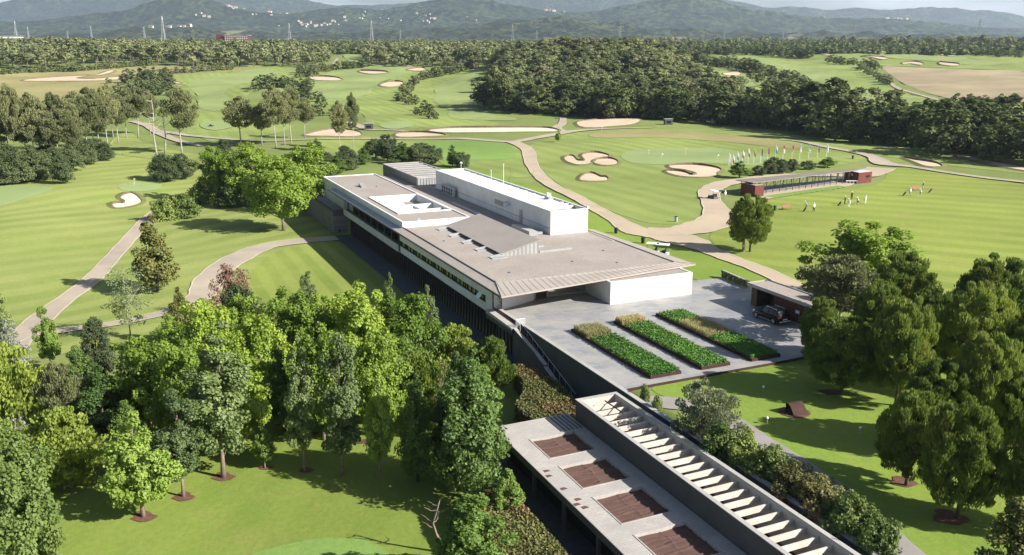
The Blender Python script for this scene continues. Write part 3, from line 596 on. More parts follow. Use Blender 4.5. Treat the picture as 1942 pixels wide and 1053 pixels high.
# eaves
def slab4(mb, q, t, mi=0): mb.hexa([LW(a, c_, z - t) for a, c_, z in q], [LW(a, c_, z) for a, c_, z in q], mi)
b = MB(); slab4(b, [(5.0, 1.41, 3.32), (0, 0, 3.05), (41.9, 0, 3.05), (41.9, 1.41, 3.32)], .09); part(b, 'side_eave', 'zinc_tan', club)
b = MB(); slab4(b, [(41.9, 1.38, 3.18), (41.9, 0, 3.05), (87.6, 0, 3.05), (87.6, 1.38, 3.18)], .09); part(b, 'side_eave', 'zinc', club)
b = MB(); b.box(.02, 87.6, -.1, -.005, 2.86, 3.1); part(b, 'eave_fascia', 'zinc_dark', club)
b = MB(); slab4(b, [(4.89, 1.45, 3.33), (4.89, 27.2, 3.33), (4.0, 29.5, 3.03), (0, .02, 3.03)], .09); part(b, 'entrance_canopy', 'zinc_tan', club)
b = MB(); slab4(b, [(4.95, 27.12, 3.33), (29.2, 27.12, 3.33), (29.2, 28.5, 3.1), (4.0, 29.5, 3.03)], .09); part(b, 'end_canopy', 'zinc_tan', club)
b = MB()
for k in range(32):
    w = .6 + k * .9; uo = 4.0 * w / 29.5; t = min(1, max(0, w / 27.2)); wi = min(27.1, 1.5 + (w - .6) * .915)
    a, c_ = LW(uo + .08, w, 3.055), LW(4.86, wi, 3.345); b.tube([a, c_], .016, 4)
for k in range(24): u = 5.5 + k; b.tube([LW(u, 27.15, 3.345), LW(u, 28.45, 3.125)], .012, 4)
for k in range(60): u = 2.4 + k * .66; b.tube([LW(u, .05, 3.06), LW(max(u, 5.1), 1.38, 3.33)], .008, 4)
part(b, 'roof_seam', 'seam', club)
b = MB(); b.tube([LW(5, 1.45, 3.4), LW(0, 0, 3.09)], .05, 4).tube([LW(4.95, 27.2, 3.4), LW(4, 29.5, 3.09)], .05, 4); part(b, 'hip_ridge', 'zinc_tan', club)
b = MB()
for a, c_ in ((LW(-.02, 0, 0), LW(3.98, 29.5, 0)),): b.hexa([(a[0], a[1], 2.86), (c_[0], c_[1], 2.86), (c_[0] + .04, c_[1] + .05, 2.86), (a[0] + .04, a[1] + .05, 2.86)], [(a[0], a[1], 3.05), (c_[0], c_[1], 3.05), (c_[0] + .04, c_[1] + .05, 3.05), (a[0] + .04, a[1] + .05, 3.05)])
part(b, 'canopy_fascia', 'zinc_tan', club)
# entrance
b = MB(); b.hexa([LW(4.6, 1.0, -.7), LW(4.6, 2.2, -.7), LW(6.7, 7.35, -.7), LW(7.1, 7.35, -.7), LW(7.1, 1.0, -.7)], [LW(4.6, 1.0, 2.93), LW(4.6, 2.2, 2.93), LW(6.7, 7.35, 2.93), LW(7.1, 7.35, 2.93), LW(7.1, 1.0, 2.93)]); part(b, 'entrance_wall', 'plaster', club)
b = MB(); b.box(7.3, 7.5, 7.36, 7.9, 0, 2.9).box(7.0, 7.5, 9.3, 9.5, 0, 2.9).box(7.3, 7.5, 9.5, 15, 2.5, 2.9).box(7.3, 7.55, 9.5, 15, 0, .25); part(b, 'entrance_frame', 'concrete_light', club)
b = MB(); b.box(7.3, 7.4, 7.9, 9.3, 0, 2.9); dr = part(b, 'entrance_door', 'wood_dark', club)
b = MB(); b.box(7.22, 7.29, 9.1, 9.16, .8, 1.7); part(b, 'door_handle', 'white_metal', dr)
b = MB(); b.box(7.42, 7.47, 9.5, 15, .25, 2.5); part(b, 'entrance_glass', 'glass', club)
b = MB(); b.box(1.1, 7.5, 15, 27, 0, 2.72).box(1.1, 1.35, 15, 27, 2.72, 2.84).box(1.35, 4.4, 15, 15.25, 2.72, 2.84).box(1.35, 4.4, 26.75, 27, 2.72, 2.84); part(b, 'entrance_block', 'plaster', club)
b = MB(); b.box(1.35, 4.6, 15.25, 26.75, 2.72, 2.77); part(b, 'block_gravel', 'gravel', club)
b = MB(); b.box(5.0, 8.5, 28.2, 28.5, 0, .9); part(b, 'low_screen_wall', 'plaster', club)
# low raised roof with the sunken court
b = MB(); z0, z1 = 2.9, 4.2
b.box(41.8, 42.05, 1.4, 12.75, z0, z1).box(97.9, 98.15, 1.4, 12.75, z0, z1).box(42.05, 97.9, 1.4, 1.65, z0, z1).box(42.05, 97.9, 12.5, 12.75, z0, z1)
b.box(49.4, 49.6, 3.0, 12.4, 2.4, z1 + .02).box(67.5, 67.7, 3.0, 12.4, 1.7, z1 + .02).box(49.6, 67.5, 3.0, 3.2, 1.7, z1 + .02).box(49.6, 67.5, 12.2, 12.4, 1.7, z1 + .02)
part(b, 'raised_roof_wall', 'plaster', club)
b = MB(); b.box(42.05, 97.9, 1.65, 3.0, 3.6, 4.06).box(42.05, 49.4, 3.0, 12.5, 3.6, 4.06).box(67.7, 97.9, 3.0, 12.5, 3.6, 4.06); part(b, 'raised_gravel_roof', 'gravel', club)
b = MB(); b.box(49.6, 67.5, 3.2, 12.2, 1.72, 2.9); part(b, 'court_floor', 'gravel_grey', club)
b = MB(); b.box(53.0, 53.3, 3.2, 12.2, 2.9, 3.9).box(58.2, 58.5, 3.2, 12.2, 2.9, 3.9).box(53.3, 58.2, 8.6, 8.85, 2.9, 3.7); part(b, 'court_beam', 'plaster', club)
for u0 in (50.3, 54.0, 59.2):
    s = MB(); s.hexa([LW(u0, 3.7, 2.9), LW(u0, 7.8, 2.9), LW(u0 + 3.2, 7.8, 2.9), LW(u0 + 3.2, 3.7, 2.9)], [LW(u0, 3.7, 3.35), LW(u0, 7.8, 3.35), LW(u0 + 3.2, 7.8, 3.8), LW(u0 + 3.2, 3.7, 3.8)]); part(s, 'skylight', 'plaster', club)
b = MB(); b.box(42.3, 42.5, 4.0, 4.5, 4.06, 4.5).hexa([LW(80, 5, 4.06), LW(80, 5.8, 4.06), LW(82.4, 5.8, 4.06), LW(82.4, 5, 4.06)], [LW(80, 5, 4.2), LW(80, 5.8, 4.2), LW(82.4, 5.8, 4.75), LW(82.4, 5, 4.75)]); part(b, 'roof_hatch', 'zinc', club)
# tall white block
b = MB(); b.box(27.4, 27.65, 20.05, 26.4, 3.0, 6.9).box(78.6, 78.85, 20.05, 26.4, 3.0, 6.9).box(27.65, 78.6, 20.05, 20.3, 2.9, 6.9).box(27.65, 78.6, 26.15, 26.4, 0, 6.9); part(b, 'tall_block_wall', 'plaster', club)
b = MB(); b.box(27.65, 31.3, 20.3, 26.15, 6.0, 6.35); part(b, 'tall_block_gravel', 'gravel', club)
b = MB(); b.box(36, 78.6, 20.3, 26.15, 6.3, 6.62)
for k in range(3): u = 31.3 + k * 1.6; b.box(u, u + .35, 20.3, 26.15, 6.1, 6.8)
for k in range(12): u = 38 + k * 3.35; b.box(u, u + .12, 20.3, 26.15, 6.62, 6.7)
part(b, 'tall_block_roof', 'plaster', club)
b = MB(); b.box(31.3, 36, 20.3, 26.15, 5.6, 5.9); part(b, 'tall_block_well', 'gravel_grey', club)
b = MB(); b.box(27.7, 78, 19.98, 20.04, 4.2, 4.26); part(b, 'wall_joint', 'zinc', club)
b = MB(); b.box(37.4, 38.4, 19.95, 20.04, 3.25, 5.4); tag(part(b, 'roof_door', 'zinc', club), 'grey metal door onto the roof')
b = MB(); b.box(45, 48.5, 19.96, 20.04, 4.8, 5.6); part(b, 'wall_louvre', 'zinc_tan', club)
b = MB(); b.box(20, 26.9, 26.4, 26.9, 3.25, 3.3); part(b, 'eave_strip', 'zinc_tan', club)
# metal clad block behind
b = MB(); b.box(82.9, 108, 17.4, 26.4, -.5, 4.75); part(b, 'metal_block', 'zinc', club)
b = MB()
for k in range(42): u = 82.9 + k * .6; b.box(u, u + .05, 17.34, 17.4, 2.3, 4.8)
for k in range(14): w = 17.5 + k * .62; b.box(82.84, 82.9, w, w + .05, 3.2, 4.8)
part(b, 'cladding_rib', 'zinc_dark', club)
b = MB(); b.box(83.1, 107.8, 17.6, 26.2, 4.75, 4.82); part(b, 'metal_block_roof', 'gravel_grey', club)
b = MB()
for k in range(7): u = 85 + k * 3.3; b.box(u, u + .14, 17.6, 26.2, 4.82, 4.95)
b.box(82.9, 108, 17.36, 17.6, 4.75, 5.0).box(82.9, 108, 26.2, 26.44, 4.75, 5.0).box(107.8, 108.05, 17.6, 26.2, 4.75, 5.0).box(82.86, 83.1, 17.6, 26.2, 4.75, 5.0); part(b, 'metal_block_trim', 'concrete_light', club)
# the sloping metal rooflight
b = MB(); L0, L1 = 17.3, 39.0
b.hexa([LW(L0 + .15, 8.3, 3.2), LW(L0 + .15, 13.2, 3.2), LW(L1, 13.2, 3.2), LW(L1, 8.3, 3.2)], [LW(L0 + .15, 8.3, 3.72), LW(L0 + .15, 13.2, 4.96), LW(L1, 13.2, 4.96), LW(L1, 8.3, 3.72)]); part(b, 'rooflight_side', 'zinc', club)
b = MB(); slab4(b, [(L0, 7.6, 3.66), (L1 + .2, 7.6, 3.66), (L1 + .2, 13.35, 5.1), (L0, 13.35, 5.1)], .1); part(b, 'rooflight_roof', 'zinc_tan', club)
b = MB()
for k in range(31): u = L0 + .25 + k * .72; b.tube([LW(u, 7.65, 3.69), LW(u, 13.3, 5.11)], .006, 4)
for k in range(9): w = 8.3 + k * .6; b.box(L0 + .1, L0 + .15, w, w + .04, 3.25, 3.7 + (w - 8.3) * .25)
part(b, 'rooflight_seam', 'seam', club)
for u in (17.4, 22.6, 27.8, 33.0, 38.2):
    b = MB(); b.hexa([LW(u, 5.9, 3.25), LW(u, 8.25, 3.25), LW(u + .14, 8.25, 3.25), LW(u + .14, 5.9, 3.25)], [LW(u, 5.9, 3.5), LW(u, 8.25, 3.78), LW(u + .14, 8.25, 3.78), LW(u + .14, 5.9, 3.5)])
    b.box(u - .9, u, 5.9, 8.2, 3.25, 3.36); part(b, 'rooflight_fin', 'zinc', club)
for u, w0, w1 in ((17.5, 13.4, 18.4), (20.6, 13.4, 15.6)): b = MB(); b.box(u, u + .35, w0, w1, 3.25, 3.5); part(b, 'duct', 'zinc', club)
b = MB(); b.box(43, 60, 16.3, 16.8, 3.3, 3.55); part(b, 'linear_skylight', 'zinc', club)
for u, w in ((9, 5), (11, 15), (15, 22), (8, 20), (30, 4), (80, 8)):
    b = MB(); b.tube([LW(u, w, 3.24 if u < 60 else 4.05), LW(u, w, 3.36 if u < 60 else 4.2)], [.22, .1], 8); part(b, 'roof_drain', 'zinc_dark', club)
# technical things on the roof
def single(name, mb, m, loc, label, cat, group=None):
    o = mb.build(name, m, None); off = Vector(loc); o.data.transform(Matrix.Translation(-off)); o.location = off; return tag(o, label, cat, group)
ORD5 = ['first', 'second', 'third', 'fourth', 'fifth']
for k in range(5):
    e = empty('air_conditioner', LW(66.5 + k * 1.3, 19.2, 3.25), ORD5[k] + ' grey condenser box from the near end beside the tall white block', 'air conditioner', 'condensers beside the tall block')
    u = 66.5 + k * 1.3; b = MB(); b.box(u, u + .9, 19.0, 19.5, 3.35, 5.0).box(u + .1, u + .8, 19.05, 19.45, 3.25, 3.35); part(b, 'casing', 'plaster_grey', e)
    b = MB()
    for zz in (3.8, 4.5): b.tube([LW(u + .45, 18.99, zz), LW(u + .45, 18.93, zz)], .32, 12)
    part(b, 'fan_grille', 'zinc_dark', e)
e = empty('roof_ventilation_unit', LW(29, 18, 3.25), 'low grey ventilation box on gravel by the near end of the tall white block', 'vent unit')
b = MB(); b.box(27.6, 34.0, 16.6, 18.0, 3.3, 3.95).box(28.3, 33, 18.0, 19.2, 3.3, 3.7); part(b, 'casing', 'zinc', e)
b = MB(); b.box(27.8, 33.8, 16.7, 17.9, 3.95, 4.02); part(b, 'lid', 'concrete_light', e)
for u, w, h, lab in ((66, 20.6, 3.2, 'tall mast with a small white head at the far end of the tall roof'), (57.5, 25.6, 3.6, 'thin bare aerial on the right edge of the tall roof'), (52, 20.8, 3.4, 'thin white aerial in the middle of the tall roof')):
    e = empty('antenna', LW(u, w, 6.6), lab, 'antenna'); b = MB(); b.tube([LW(u, w, 6.6), LW(u, w, 6.6 + h)], .05, 6); part(b, 'mast', 'white_metal', e)
    b = MB(); b.tube([LW(u, w, 6.5 + h), LW(u, w, 6.75 + h)], [.28, .1] if u > 60 else [.08, .03], 8); part(b, 'head', 'white_metal', e)
for u, w, z, r_, lab in ((42.5, 19.5, 5.6, .5, 'round white dish on the shaded wall of the tall block'), (27.7, 26.5, 6.9, .28, 'small white dish on the right corner of the tall block')):
    e = empty('satellite_dish', LW(u, w, z), lab, 'dish'); c_ = Vector(LW(u, w, z)); nd = Vector((-.35, -.85, .4)).normalized()
    b = MB(); b.tube([c_, c_ + nd * .08, c_ + nd * .22], [.05, r_ * .7, r_], 16); part(b, 'reflector', 'white_metal', e, smooth=True)
    b = MB(); b.tube([c_ - nd * .05, Vector(LW(u, 20.1 if u > 30 else 26.3, z - .2))], .035, 6).tube([c_ + nd * .1, c_ + nd * .6], .02, 5); part(b, 'bracket', 'grey_metal', e)
e = empty('equipment_cluster', LW(38, 25.5, 6.7), 'small grey pipes and boxes grouped on the tall white roof', 'vent'); b = MB(); b.box(38, 39.5, 25, 25.9, 6.65, 7.0); part(b, 'box', 'zinc', e)
b = MB()
for a_ in (38.2, 38.8, 39.3): b.tube([LW(a_, 25.4, 7), LW(a_, 25.4, 7.7)], .12, 8)
part(b, 'pipe', 'white_metal', e)

# stone wall of the far court
e = empty('stone_retaining_wall', LW(88, -1, -4), 'dark coursed stone wall holding the terrace at the far end of the lower court', 'wall')
b = MB(); b.box(78, 106, -1.5, -1.1, -4.3, .1).box(77.6, 78, -1.5, 1.9, -4.3, -.7); part(b, 'wall', 'stone_wall', e); b = MB(); b.box(78, 106, -1.55, -1.05, .1, .25); part(b, 'coping', 'concrete', e)
b = MB(); b.box(78.1, 106, -1.05, 1.35, -4.2, .02); part(b, 'terrace', 'gravel_grey', e)
b = MB(); b.box(77.55, 77.6, -1.4, 0.9, -.7, .45).box(77.4, 77.9, -.6, -.2, -4.2, -3.2); part(b, 'end_panel', 'concrete', e)
b = MB()
for k in range(8): b.tube([LW(92 + k * 1.8, -1.2, .25), LW(92 + k * 1.8, -1.2, 1.2)], .03, 5)
b.tube([LW(92, -1.2, 1.2), LW(104.6, -1.2, 1.2)], .03, 5); part(b, 'railing', 'zinc_dark', e)

# forecourt, retaining wall, ramp and stair
fc = [LW(7.3, 1.62, 0), LW(-23.4, 1.62, 0), LW(-23.2, 22, 0), LW(-22.5, 33, 0), LW(-17.5, 36, 0), LW(-5.2, 34, 0)] + [tuple(P(u, v, 0)) for u, v in ((1426, 548), (1372, 527), (1319, 532))] + [LW(7.3, 28, 0)]
V = [(p[0], p[1], 0) for p in fc] + [(p[0], p[1], -.5) for p in fc]; k = len(fc)
b = MB(); b.hexa([(p[0], p[1], -.6) for p in fc], [(p[0], p[1], 0) for p in fc]); o = b.build('forecourt', ['paving']); tag(o, kind='structure')
b = MB(); b.box(-23.52, -23.4, 1.6, 22, -.7, .05)
bb = [LW(-23.4, 22, 0), LW(-22.6, 33, 0)]; b.hexa([(bb[0][0], bb[0][1], -.7), (bb[1][0], bb[1][1], -.7), (bb[1][0] + .05, bb[1][1] - .1, -.7), (bb[0][0] + .05, bb[0][1] - .1, -.7)], [(bb[0][0], bb[0][1], .05), (bb[1][0], bb[1][1], .05), (bb[1][0] + .05, bb[1][1] - .1, .05), (bb[0][0] + .05, bb[0][1] - .1, .05)])
tag(b.build('forecourt_edging', ['rust_dark'], o), kind=None)
e = empty('retaining_wall', LW(-30, 1.3, -4), 'long dark concrete retaining wall below the paved forecourt running behind the roofless frame', 'wall')
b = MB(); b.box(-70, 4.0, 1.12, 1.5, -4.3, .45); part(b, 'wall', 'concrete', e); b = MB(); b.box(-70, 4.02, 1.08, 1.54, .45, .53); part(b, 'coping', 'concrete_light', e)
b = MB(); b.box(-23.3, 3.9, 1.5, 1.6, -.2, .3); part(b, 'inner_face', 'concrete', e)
e = empty('ramp_wall', LW(-6, .5, -4), 'pale sloping parapet descending beside the outdoor stair from the corner of the clubhouse', 'parapet')
b = MB()
def seg(u0, z0_, u1, z1_, w0, w1, zb, mi=0): b.hexa([LW(u0, w0, zb), LW(u0, w1, zb), LW(u1, w1, zb), LW(u1, w0, zb)], [LW(u0, w0, z0_), LW(u0, w1, z0_), LW(u1, w1, z1_), LW(u1, w0, z1_)], mi)
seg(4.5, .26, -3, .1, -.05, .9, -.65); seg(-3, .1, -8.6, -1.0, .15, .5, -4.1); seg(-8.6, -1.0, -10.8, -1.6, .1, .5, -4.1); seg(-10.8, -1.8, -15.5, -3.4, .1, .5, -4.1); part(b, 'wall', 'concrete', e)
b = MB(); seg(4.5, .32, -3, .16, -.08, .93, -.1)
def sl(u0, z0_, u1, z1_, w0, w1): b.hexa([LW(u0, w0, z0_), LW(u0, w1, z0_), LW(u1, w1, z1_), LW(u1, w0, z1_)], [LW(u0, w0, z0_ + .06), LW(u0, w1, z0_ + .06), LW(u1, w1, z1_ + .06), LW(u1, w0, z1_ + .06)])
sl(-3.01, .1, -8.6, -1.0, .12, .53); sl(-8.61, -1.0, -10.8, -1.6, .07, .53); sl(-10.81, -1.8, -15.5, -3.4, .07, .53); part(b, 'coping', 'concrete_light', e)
b = MB(); b.tube([LW(4.5, .92, .42), LW(-3, .92, .25), LW(-8.6, .52, -.85)], .07, 6); part(b, 'rust_rail', 'rust', e)
e = empty('outdoor_stair', LW(-8, .8, -4), 'dark stone stair going down between the sloping parapet and the concrete retaining wall', 'stair')
b = MB()
for k in range(24): u = -2.8 - k * .55; z = -.3 - k * .155; b.box(u - .55, u, .51, 1.11, -4.1, z)
part(b, 'steps', 'concrete', e)
b = MB(); b.tube([LW(-2.8, 1.05, .75), LW(-4, 1.05, .4), LW(-16, 1.05, -3.0)], .03, 6)
for k in range(10): u = -3.4 - k * 1.3; z = .57 - (-(u + 3.4)) * .29; b.tube([LW(u, 1.05, z - 1.), LW(u, 1.05, z)], .02, 5)
part(b, 'handrail', 'white_metal', e)
b = MB(); b.tube([LW(-2.9, .5, 1.1), LW(-2.9, 1.6, 1.1)], .03, 5)
for k in range(9): b.tube([LW(-2.9, .5 + k * .135, .1), LW(-2.9, .5 + k * .135, 1.1)], .018, 4)
b.tube([LW(-2.9, .5, 1.1), LW(-4.0, .5, .8)], .03, 5).tube([LW(-4.0, .5, -.1), LW(-4.0, .5, .8)], .02, 5); part(b, 'gate_railing', 'white_metal', e)

# planters
def leaves_on(boxes, n, s, seed, up_=.8, tall=1.):
    """leaf quads over local boxes (u0,u1,w0,w1,z0,z1): returns world verts and faces"""
    r = np.random.default_rng(seed); Vs = []
    for (u0, u1, w0, w1, z0, z1, nn) in boxes:
        p = np.stack([r.uniform(u0, u1, nn), r.uniform(w0, w1, nn), r.uniform(z0, z1, nn)], 1); Vs.append(p)
    p = np.concatenate(Vs); q = ORG + p[:, :1] * UV + p[:, 1:2] * WV; return leafquads(np.column_stack([q, p[:, 2]]), s, r, up_, tall)
def leafquads(p, s, r, up_=.5, tall=1., outw=None):
    n = len(p); nrm = r.normal(size=(n, 3)); nrm[:, 2] = np.abs(nrm[:, 2]) * .5 + up_
    if outw is not None: nrm += outw
    nrm /= np.linalg.norm(nrm, axis=1)[:, None]
    if tall > 1.2:   # upright needles and blades
        t = np.stack([r.normal(size=n) * .3, r.normal(size=n) * .3, np.ones(n)], 1)
        if outw is not None: t += outw * .5
        t /= np.linalg.norm(t, axis=1)[:, None]
        a = np.cross(t, r.normal(size=(n, 3)))
    else: t = np.cross(nrm, r.normal(size=(n, 3))); t /= np.linalg.norm(t, axis=1)[:, None]; a = np.cross(nrm, t)
    a /= np.linalg.norm(a, axis=1)[:, None]
    sz = s * r.uniform(.6, 1.35, n)[:, None]; T = t * sz * tall * .5; A = a * sz * .5
    V = np.stack([p - T, p - A * .9, p + T, p + A * 1.1], 1).reshape(-1, 3); F = np.arange(n * 4).reshape(-1, 4); return V, F
def addleaf(name, V, F, m, par): off = np.array(parent_world(par)); return link(name, mkmesh(name, V - off, F, [m]), par)
PL = [(-6.3, -22.1, 5.75, 9.1, -6.3, -9.6, 'planting bed nearest the retaining wall, green rows with straw grass at its far end'),
      (-5.6, -22.1, 11.6, 14.9, -5.6, -7.2, 'middle planting bed, clipped green rows with a little pale grass at its far end'),
      (-5.1, -22.2, 17.6, 21.1, -9.3, -14.8, 'planting bed nearest the timber lodge, straw grass in its middle')]
for i, (ua, ub, wa, wb, ga, gb, lab) in enumerate(PL):
    sk_ = lambda u: (ua - u) * -.02
    e = empty('planter', LW((ua + ub) / 2, (wa + wb) / 2, 0), lab, 'planter')
    b = MB(); t = .07
    b.box(ub, ua, wa - t, wa, .004, .3).box(ub, ua, wb, wb + t, .004, .3).box(ub - t, ub, wa - t, wb + t, .004, .3).box(ua, ua + t, wa - t, wb + t, .004, .3); part(b, 'border', 'rust_dark', e)
    b = MB(); b.box(ub, ua, wa, wb, .006, .26); part(b, 'soil', 'soil', e)
    bx = []; r = np.random.default_rng(i)
    u = ua - .2
    while u > ub + .2:
        if not (gb < u < ga):
            solid = u < ub + 5.5
            if solid: bx.append((max(u - .6, ub), u, wa + .02, wb - .02, .2, .62, 900))
            else:
                nr = 7
                for k in range(nr): w = wa + (k + .5) * (wb - wa) / nr; bx.append((u - .5, u - .08, w - .16, w + .16, .2, .6 + r.uniform(-.05, .12), 90))
        u -= .6
    V, F = leaves_on(bx, 0, .13, i + 5, .6); addleaf('green_plants', V, F, 'l_planter', e)
    gx = [(max(gb, ub), min(ga, ua), wa + .1, wb - .1, .2, .72, 5200)]; V, F = leaves_on(gx, 0, .05, i + 9, .2, 9.); addleaf('straw_grass', V, F, 'l_drygrass', e)

# guard house
e = empty('guard_house', LW(-12, 32, 0), 'small timber clad lodge with flat gravel roof and an open bay', 'lodge')
U0, U1 = -17.5, -5.6
b = MB(); b.box(U0, -9.9, 30.75, 33.2, -.2, 2.45).box(U0, -5.9, 33.0, 33.2, -.2, 2.45).box(-6.9, -5.9, 30.75, 33.0, -.2, 2.45); part(b, 'timber_wall', 'wood_dark', e)
b = MB()
for k in range(38): u = U0 + k * .2; b.box(u, u + .11, 30.71, 30.75, 0, 2.44)
part(b, 'timber_batten', 'rust', e)
b = MB(); b.box(U0 - .2, U1, 30.4, 33.5, 2.45, 2.62).box(U0 - .2, U1, 30.3, 30.4, 2.4, 2.8).box(U0 - .2, U1, 33.5, 33.6, 2.4, 2.8).box(U1, U1 + .1, 30.3, 33.6, 2.4, 2.8); part(b, 'roof_edge', 'concrete_light', e)
b = MB(); b.box(U0, U1, 30.4, 33.5, 2.62, 2.68); part(b, 'gravel_roof', 'gravel', e)
b = MB(); b.box(-14.3, -13.7, 30.64, 30.7, 1.1, 1.45); part(b, 'sign_plate', 'white_metal', e)
b = MB(); b.box(-9.88, -6.92, 32.9, 32.98, 0, 2.4); part(b, 'bay_back', 'wood_dark', e)
e = empty('garden_wall', tuple(P(1400, 535, 0)), 'low pale stone wall with creeper between the lawn and the forecourt', 'wall')
b = MB(); a_, c_ = P(1370, 524, 0), P(1420, 546, 0); dd = (c_ - a_); dd /= np.linalg.norm(dd); nn = np.array([-dd[1], dd[0], 0]) * .15; hh = np.array([0, 0, 1.])
b.hexa([a_ - nn - hh * .4, c_ - nn - hh * .4, c_ + nn - hh * .4, a_ + nn - hh * .4], [a_ - nn + hh * .9, c_ - nn + hh * .9, c_ + nn + hh * .9, a_ + nn + hh * .9]); part(b, 'wall', 'concrete_light', e)
r = np.random.default_rng(3); t_ = r.uniform(0, 1, 500)[:, None]; p_ = a_ + (c_ - a_) * t_ - nn * 1.3; p_[:, 2] = r.uniform(0, .9, 500); V, F = leafquads(p_, .2, r); addleaf('creeper', V, F, 'l_shrub', e)

# roofless concrete frame and lower terrace building in the foreground
pe = empty('pergola_frame', LW(-44, -2.3, -4), 'long roofless concrete frame crossed by many pale beams in the lower right foreground', 'pergola')
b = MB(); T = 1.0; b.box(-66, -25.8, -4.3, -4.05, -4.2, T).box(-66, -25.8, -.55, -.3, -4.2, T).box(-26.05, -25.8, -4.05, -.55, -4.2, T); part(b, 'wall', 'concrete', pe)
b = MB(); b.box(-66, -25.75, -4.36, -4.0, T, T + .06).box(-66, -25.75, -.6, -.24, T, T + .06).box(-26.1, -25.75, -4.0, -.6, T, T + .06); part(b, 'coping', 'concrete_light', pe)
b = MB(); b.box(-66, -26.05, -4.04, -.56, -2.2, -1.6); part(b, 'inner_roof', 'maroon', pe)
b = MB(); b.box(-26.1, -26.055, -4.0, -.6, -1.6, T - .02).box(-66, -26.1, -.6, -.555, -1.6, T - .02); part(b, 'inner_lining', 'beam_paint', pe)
g = MB(); 
for k in range(34):
    u = -27.1 - k * 1.13; g = MB(); g.box(u - .06, u + .06, -4.04, -.61, .27, .70); part(g, 'beam', 'beam_paint', pe)
b = MB(); b.tube([LW(-26.8, -2.0, .9), LW(-29.6, -1.9, .85)], .06, 5); part(b, 'loose_board', 'wood_dark', pe)
te = empty('terrace_building', LW(-44, -8, -4), 'low building with pale slab roof and sunken brown covered rooflights beside the beamed frame', 'building')
b = MB(); z = -.8; prev = -24.4; holes = [(-27.95, -31.6), (-33.2, -36.9), (-38.4, -42.3), (-43.9, -47.9), (-49.6, -53.6), (-55.2, -59.2)]
b.box(-64, -24.4, -11.5, -9.65, z - .3, z).box(-64, -24.4, -5.65, -4.36, z - .3, z)
for h0, h1 in holes: b.box(h0, prev, -9.65, -5.65, z - .3, z); prev = h1
b.box(-64, prev, -9.65, -5.65, z - .3, z); part(b, 'roof_slab', 'terrace_slab', te)
b = MB(); b.box(-64, -24.5, -11.55, -11.5, z - .5, z + .04); part(b, 'roof_edge', 'zinc_dark', te)
b = MB()
for k in range(6): b.box(-27.6, -24.6, -6.6 + k * .38, -6.52 + k * .38, z + .0, z + .06)
part(b, 'roof_grating', 'zinc_dark', te)
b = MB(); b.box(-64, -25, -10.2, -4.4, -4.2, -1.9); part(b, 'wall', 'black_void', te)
for k, (h0, h1) in enumerate(holes):
    b = MB(); hb = .035; b.box(h1, h0, -9.75, -9.65, z, z + hb).box(h1, h0, -5.65, -5.55, z, z + hb).box(h0, h0 + .1, -9.75, -5.55, z, z + hb).box(h1 - .1, h1, -9.75, -5.55, z, z + hb); hh = part(b, 'rooflight_kerb', 'terrace_slab', te)
    r = np.random.default_rng(k); nu_, nw_ = 40, 44; us = np.linspace(h1 + .01, h0 - .01, nu_); ws = np.linspace(-9.64, -5.66, nw_); A_, B_ = np.meshgrid(us, ws, indexing='ij')
    w_ = A_ * 0
    for q in range(4):
        c0 = h1 + (q + .7 + r.uniform(-.15, .15)) * (h0 - h1) / 4.4 + .12 * np.sin(B_ * r.uniform(1, 2.5) + r.uniform(0, 6)); w_ = w_ + .10 * np.exp(-((A_ - c0) / .06) ** 2) - .035 * np.exp(-((A_ - c0 - .16) / .1) ** 2)
    c0 = -7.7 + .1 * np.sin(A_ * 2 + k); w_ = w_ + .05 * np.exp(-((B_ - c0) / .05) ** 2); w_ = w_ + .03 * np.sin(A_ * 3 + B_ * 2.3 + k)
    Z_ = z - .22 + w_; ij = np.arange(nu_ * nw_).reshape(nu_, nw_); Fc = np.stack([ij[:-1, :-1], ij[1:, :-1], ij[1:, 1:], ij[:-1, 1:]], -1).reshape(-1, 4)
    Xc = ORG[0] + UV[0] * A_ + WV[0] * B_; Yc = ORG[1] + UV[1] * A_ + WV[1] * B_; off = np.array(parent_world(te))
    me = mkmesh('brown_cover', np.stack([Xc, Yc, Z_], -1).reshape(-1, 3) - off, Fc, ['brown_cover'], smooth=True); up(me); link('brown_cover', me, te)
for u in range(-62, -26, 5): b = MB(); b.box(u, u + .25, -11.3, -11.05, -4.1, z - .3); part(b, 'column', 'concrete', te)
b = MB(); r = np.random.default_rng(5)
for u, w in ((-33.2, -11.1), (-34.0, -11.3), (-36.2, -11.2), (-38.0, -11.0), (-38.6, -11.4), (-39.2, -11.1)): b.hexa([LW(u, w, z + .003), LW(u, w + .35, z + .003), LW(u - .3, w + .5, z + .003), LW(u - .35, w, z + .003)], [LW(u, w, z + .02), LW(u, w + .35, z + .02), LW(u - .3, w + .5, z + .02), LW(u - .35, w, z + .02)])
part(b, 'leaf_litter', 'brown_cover', te)
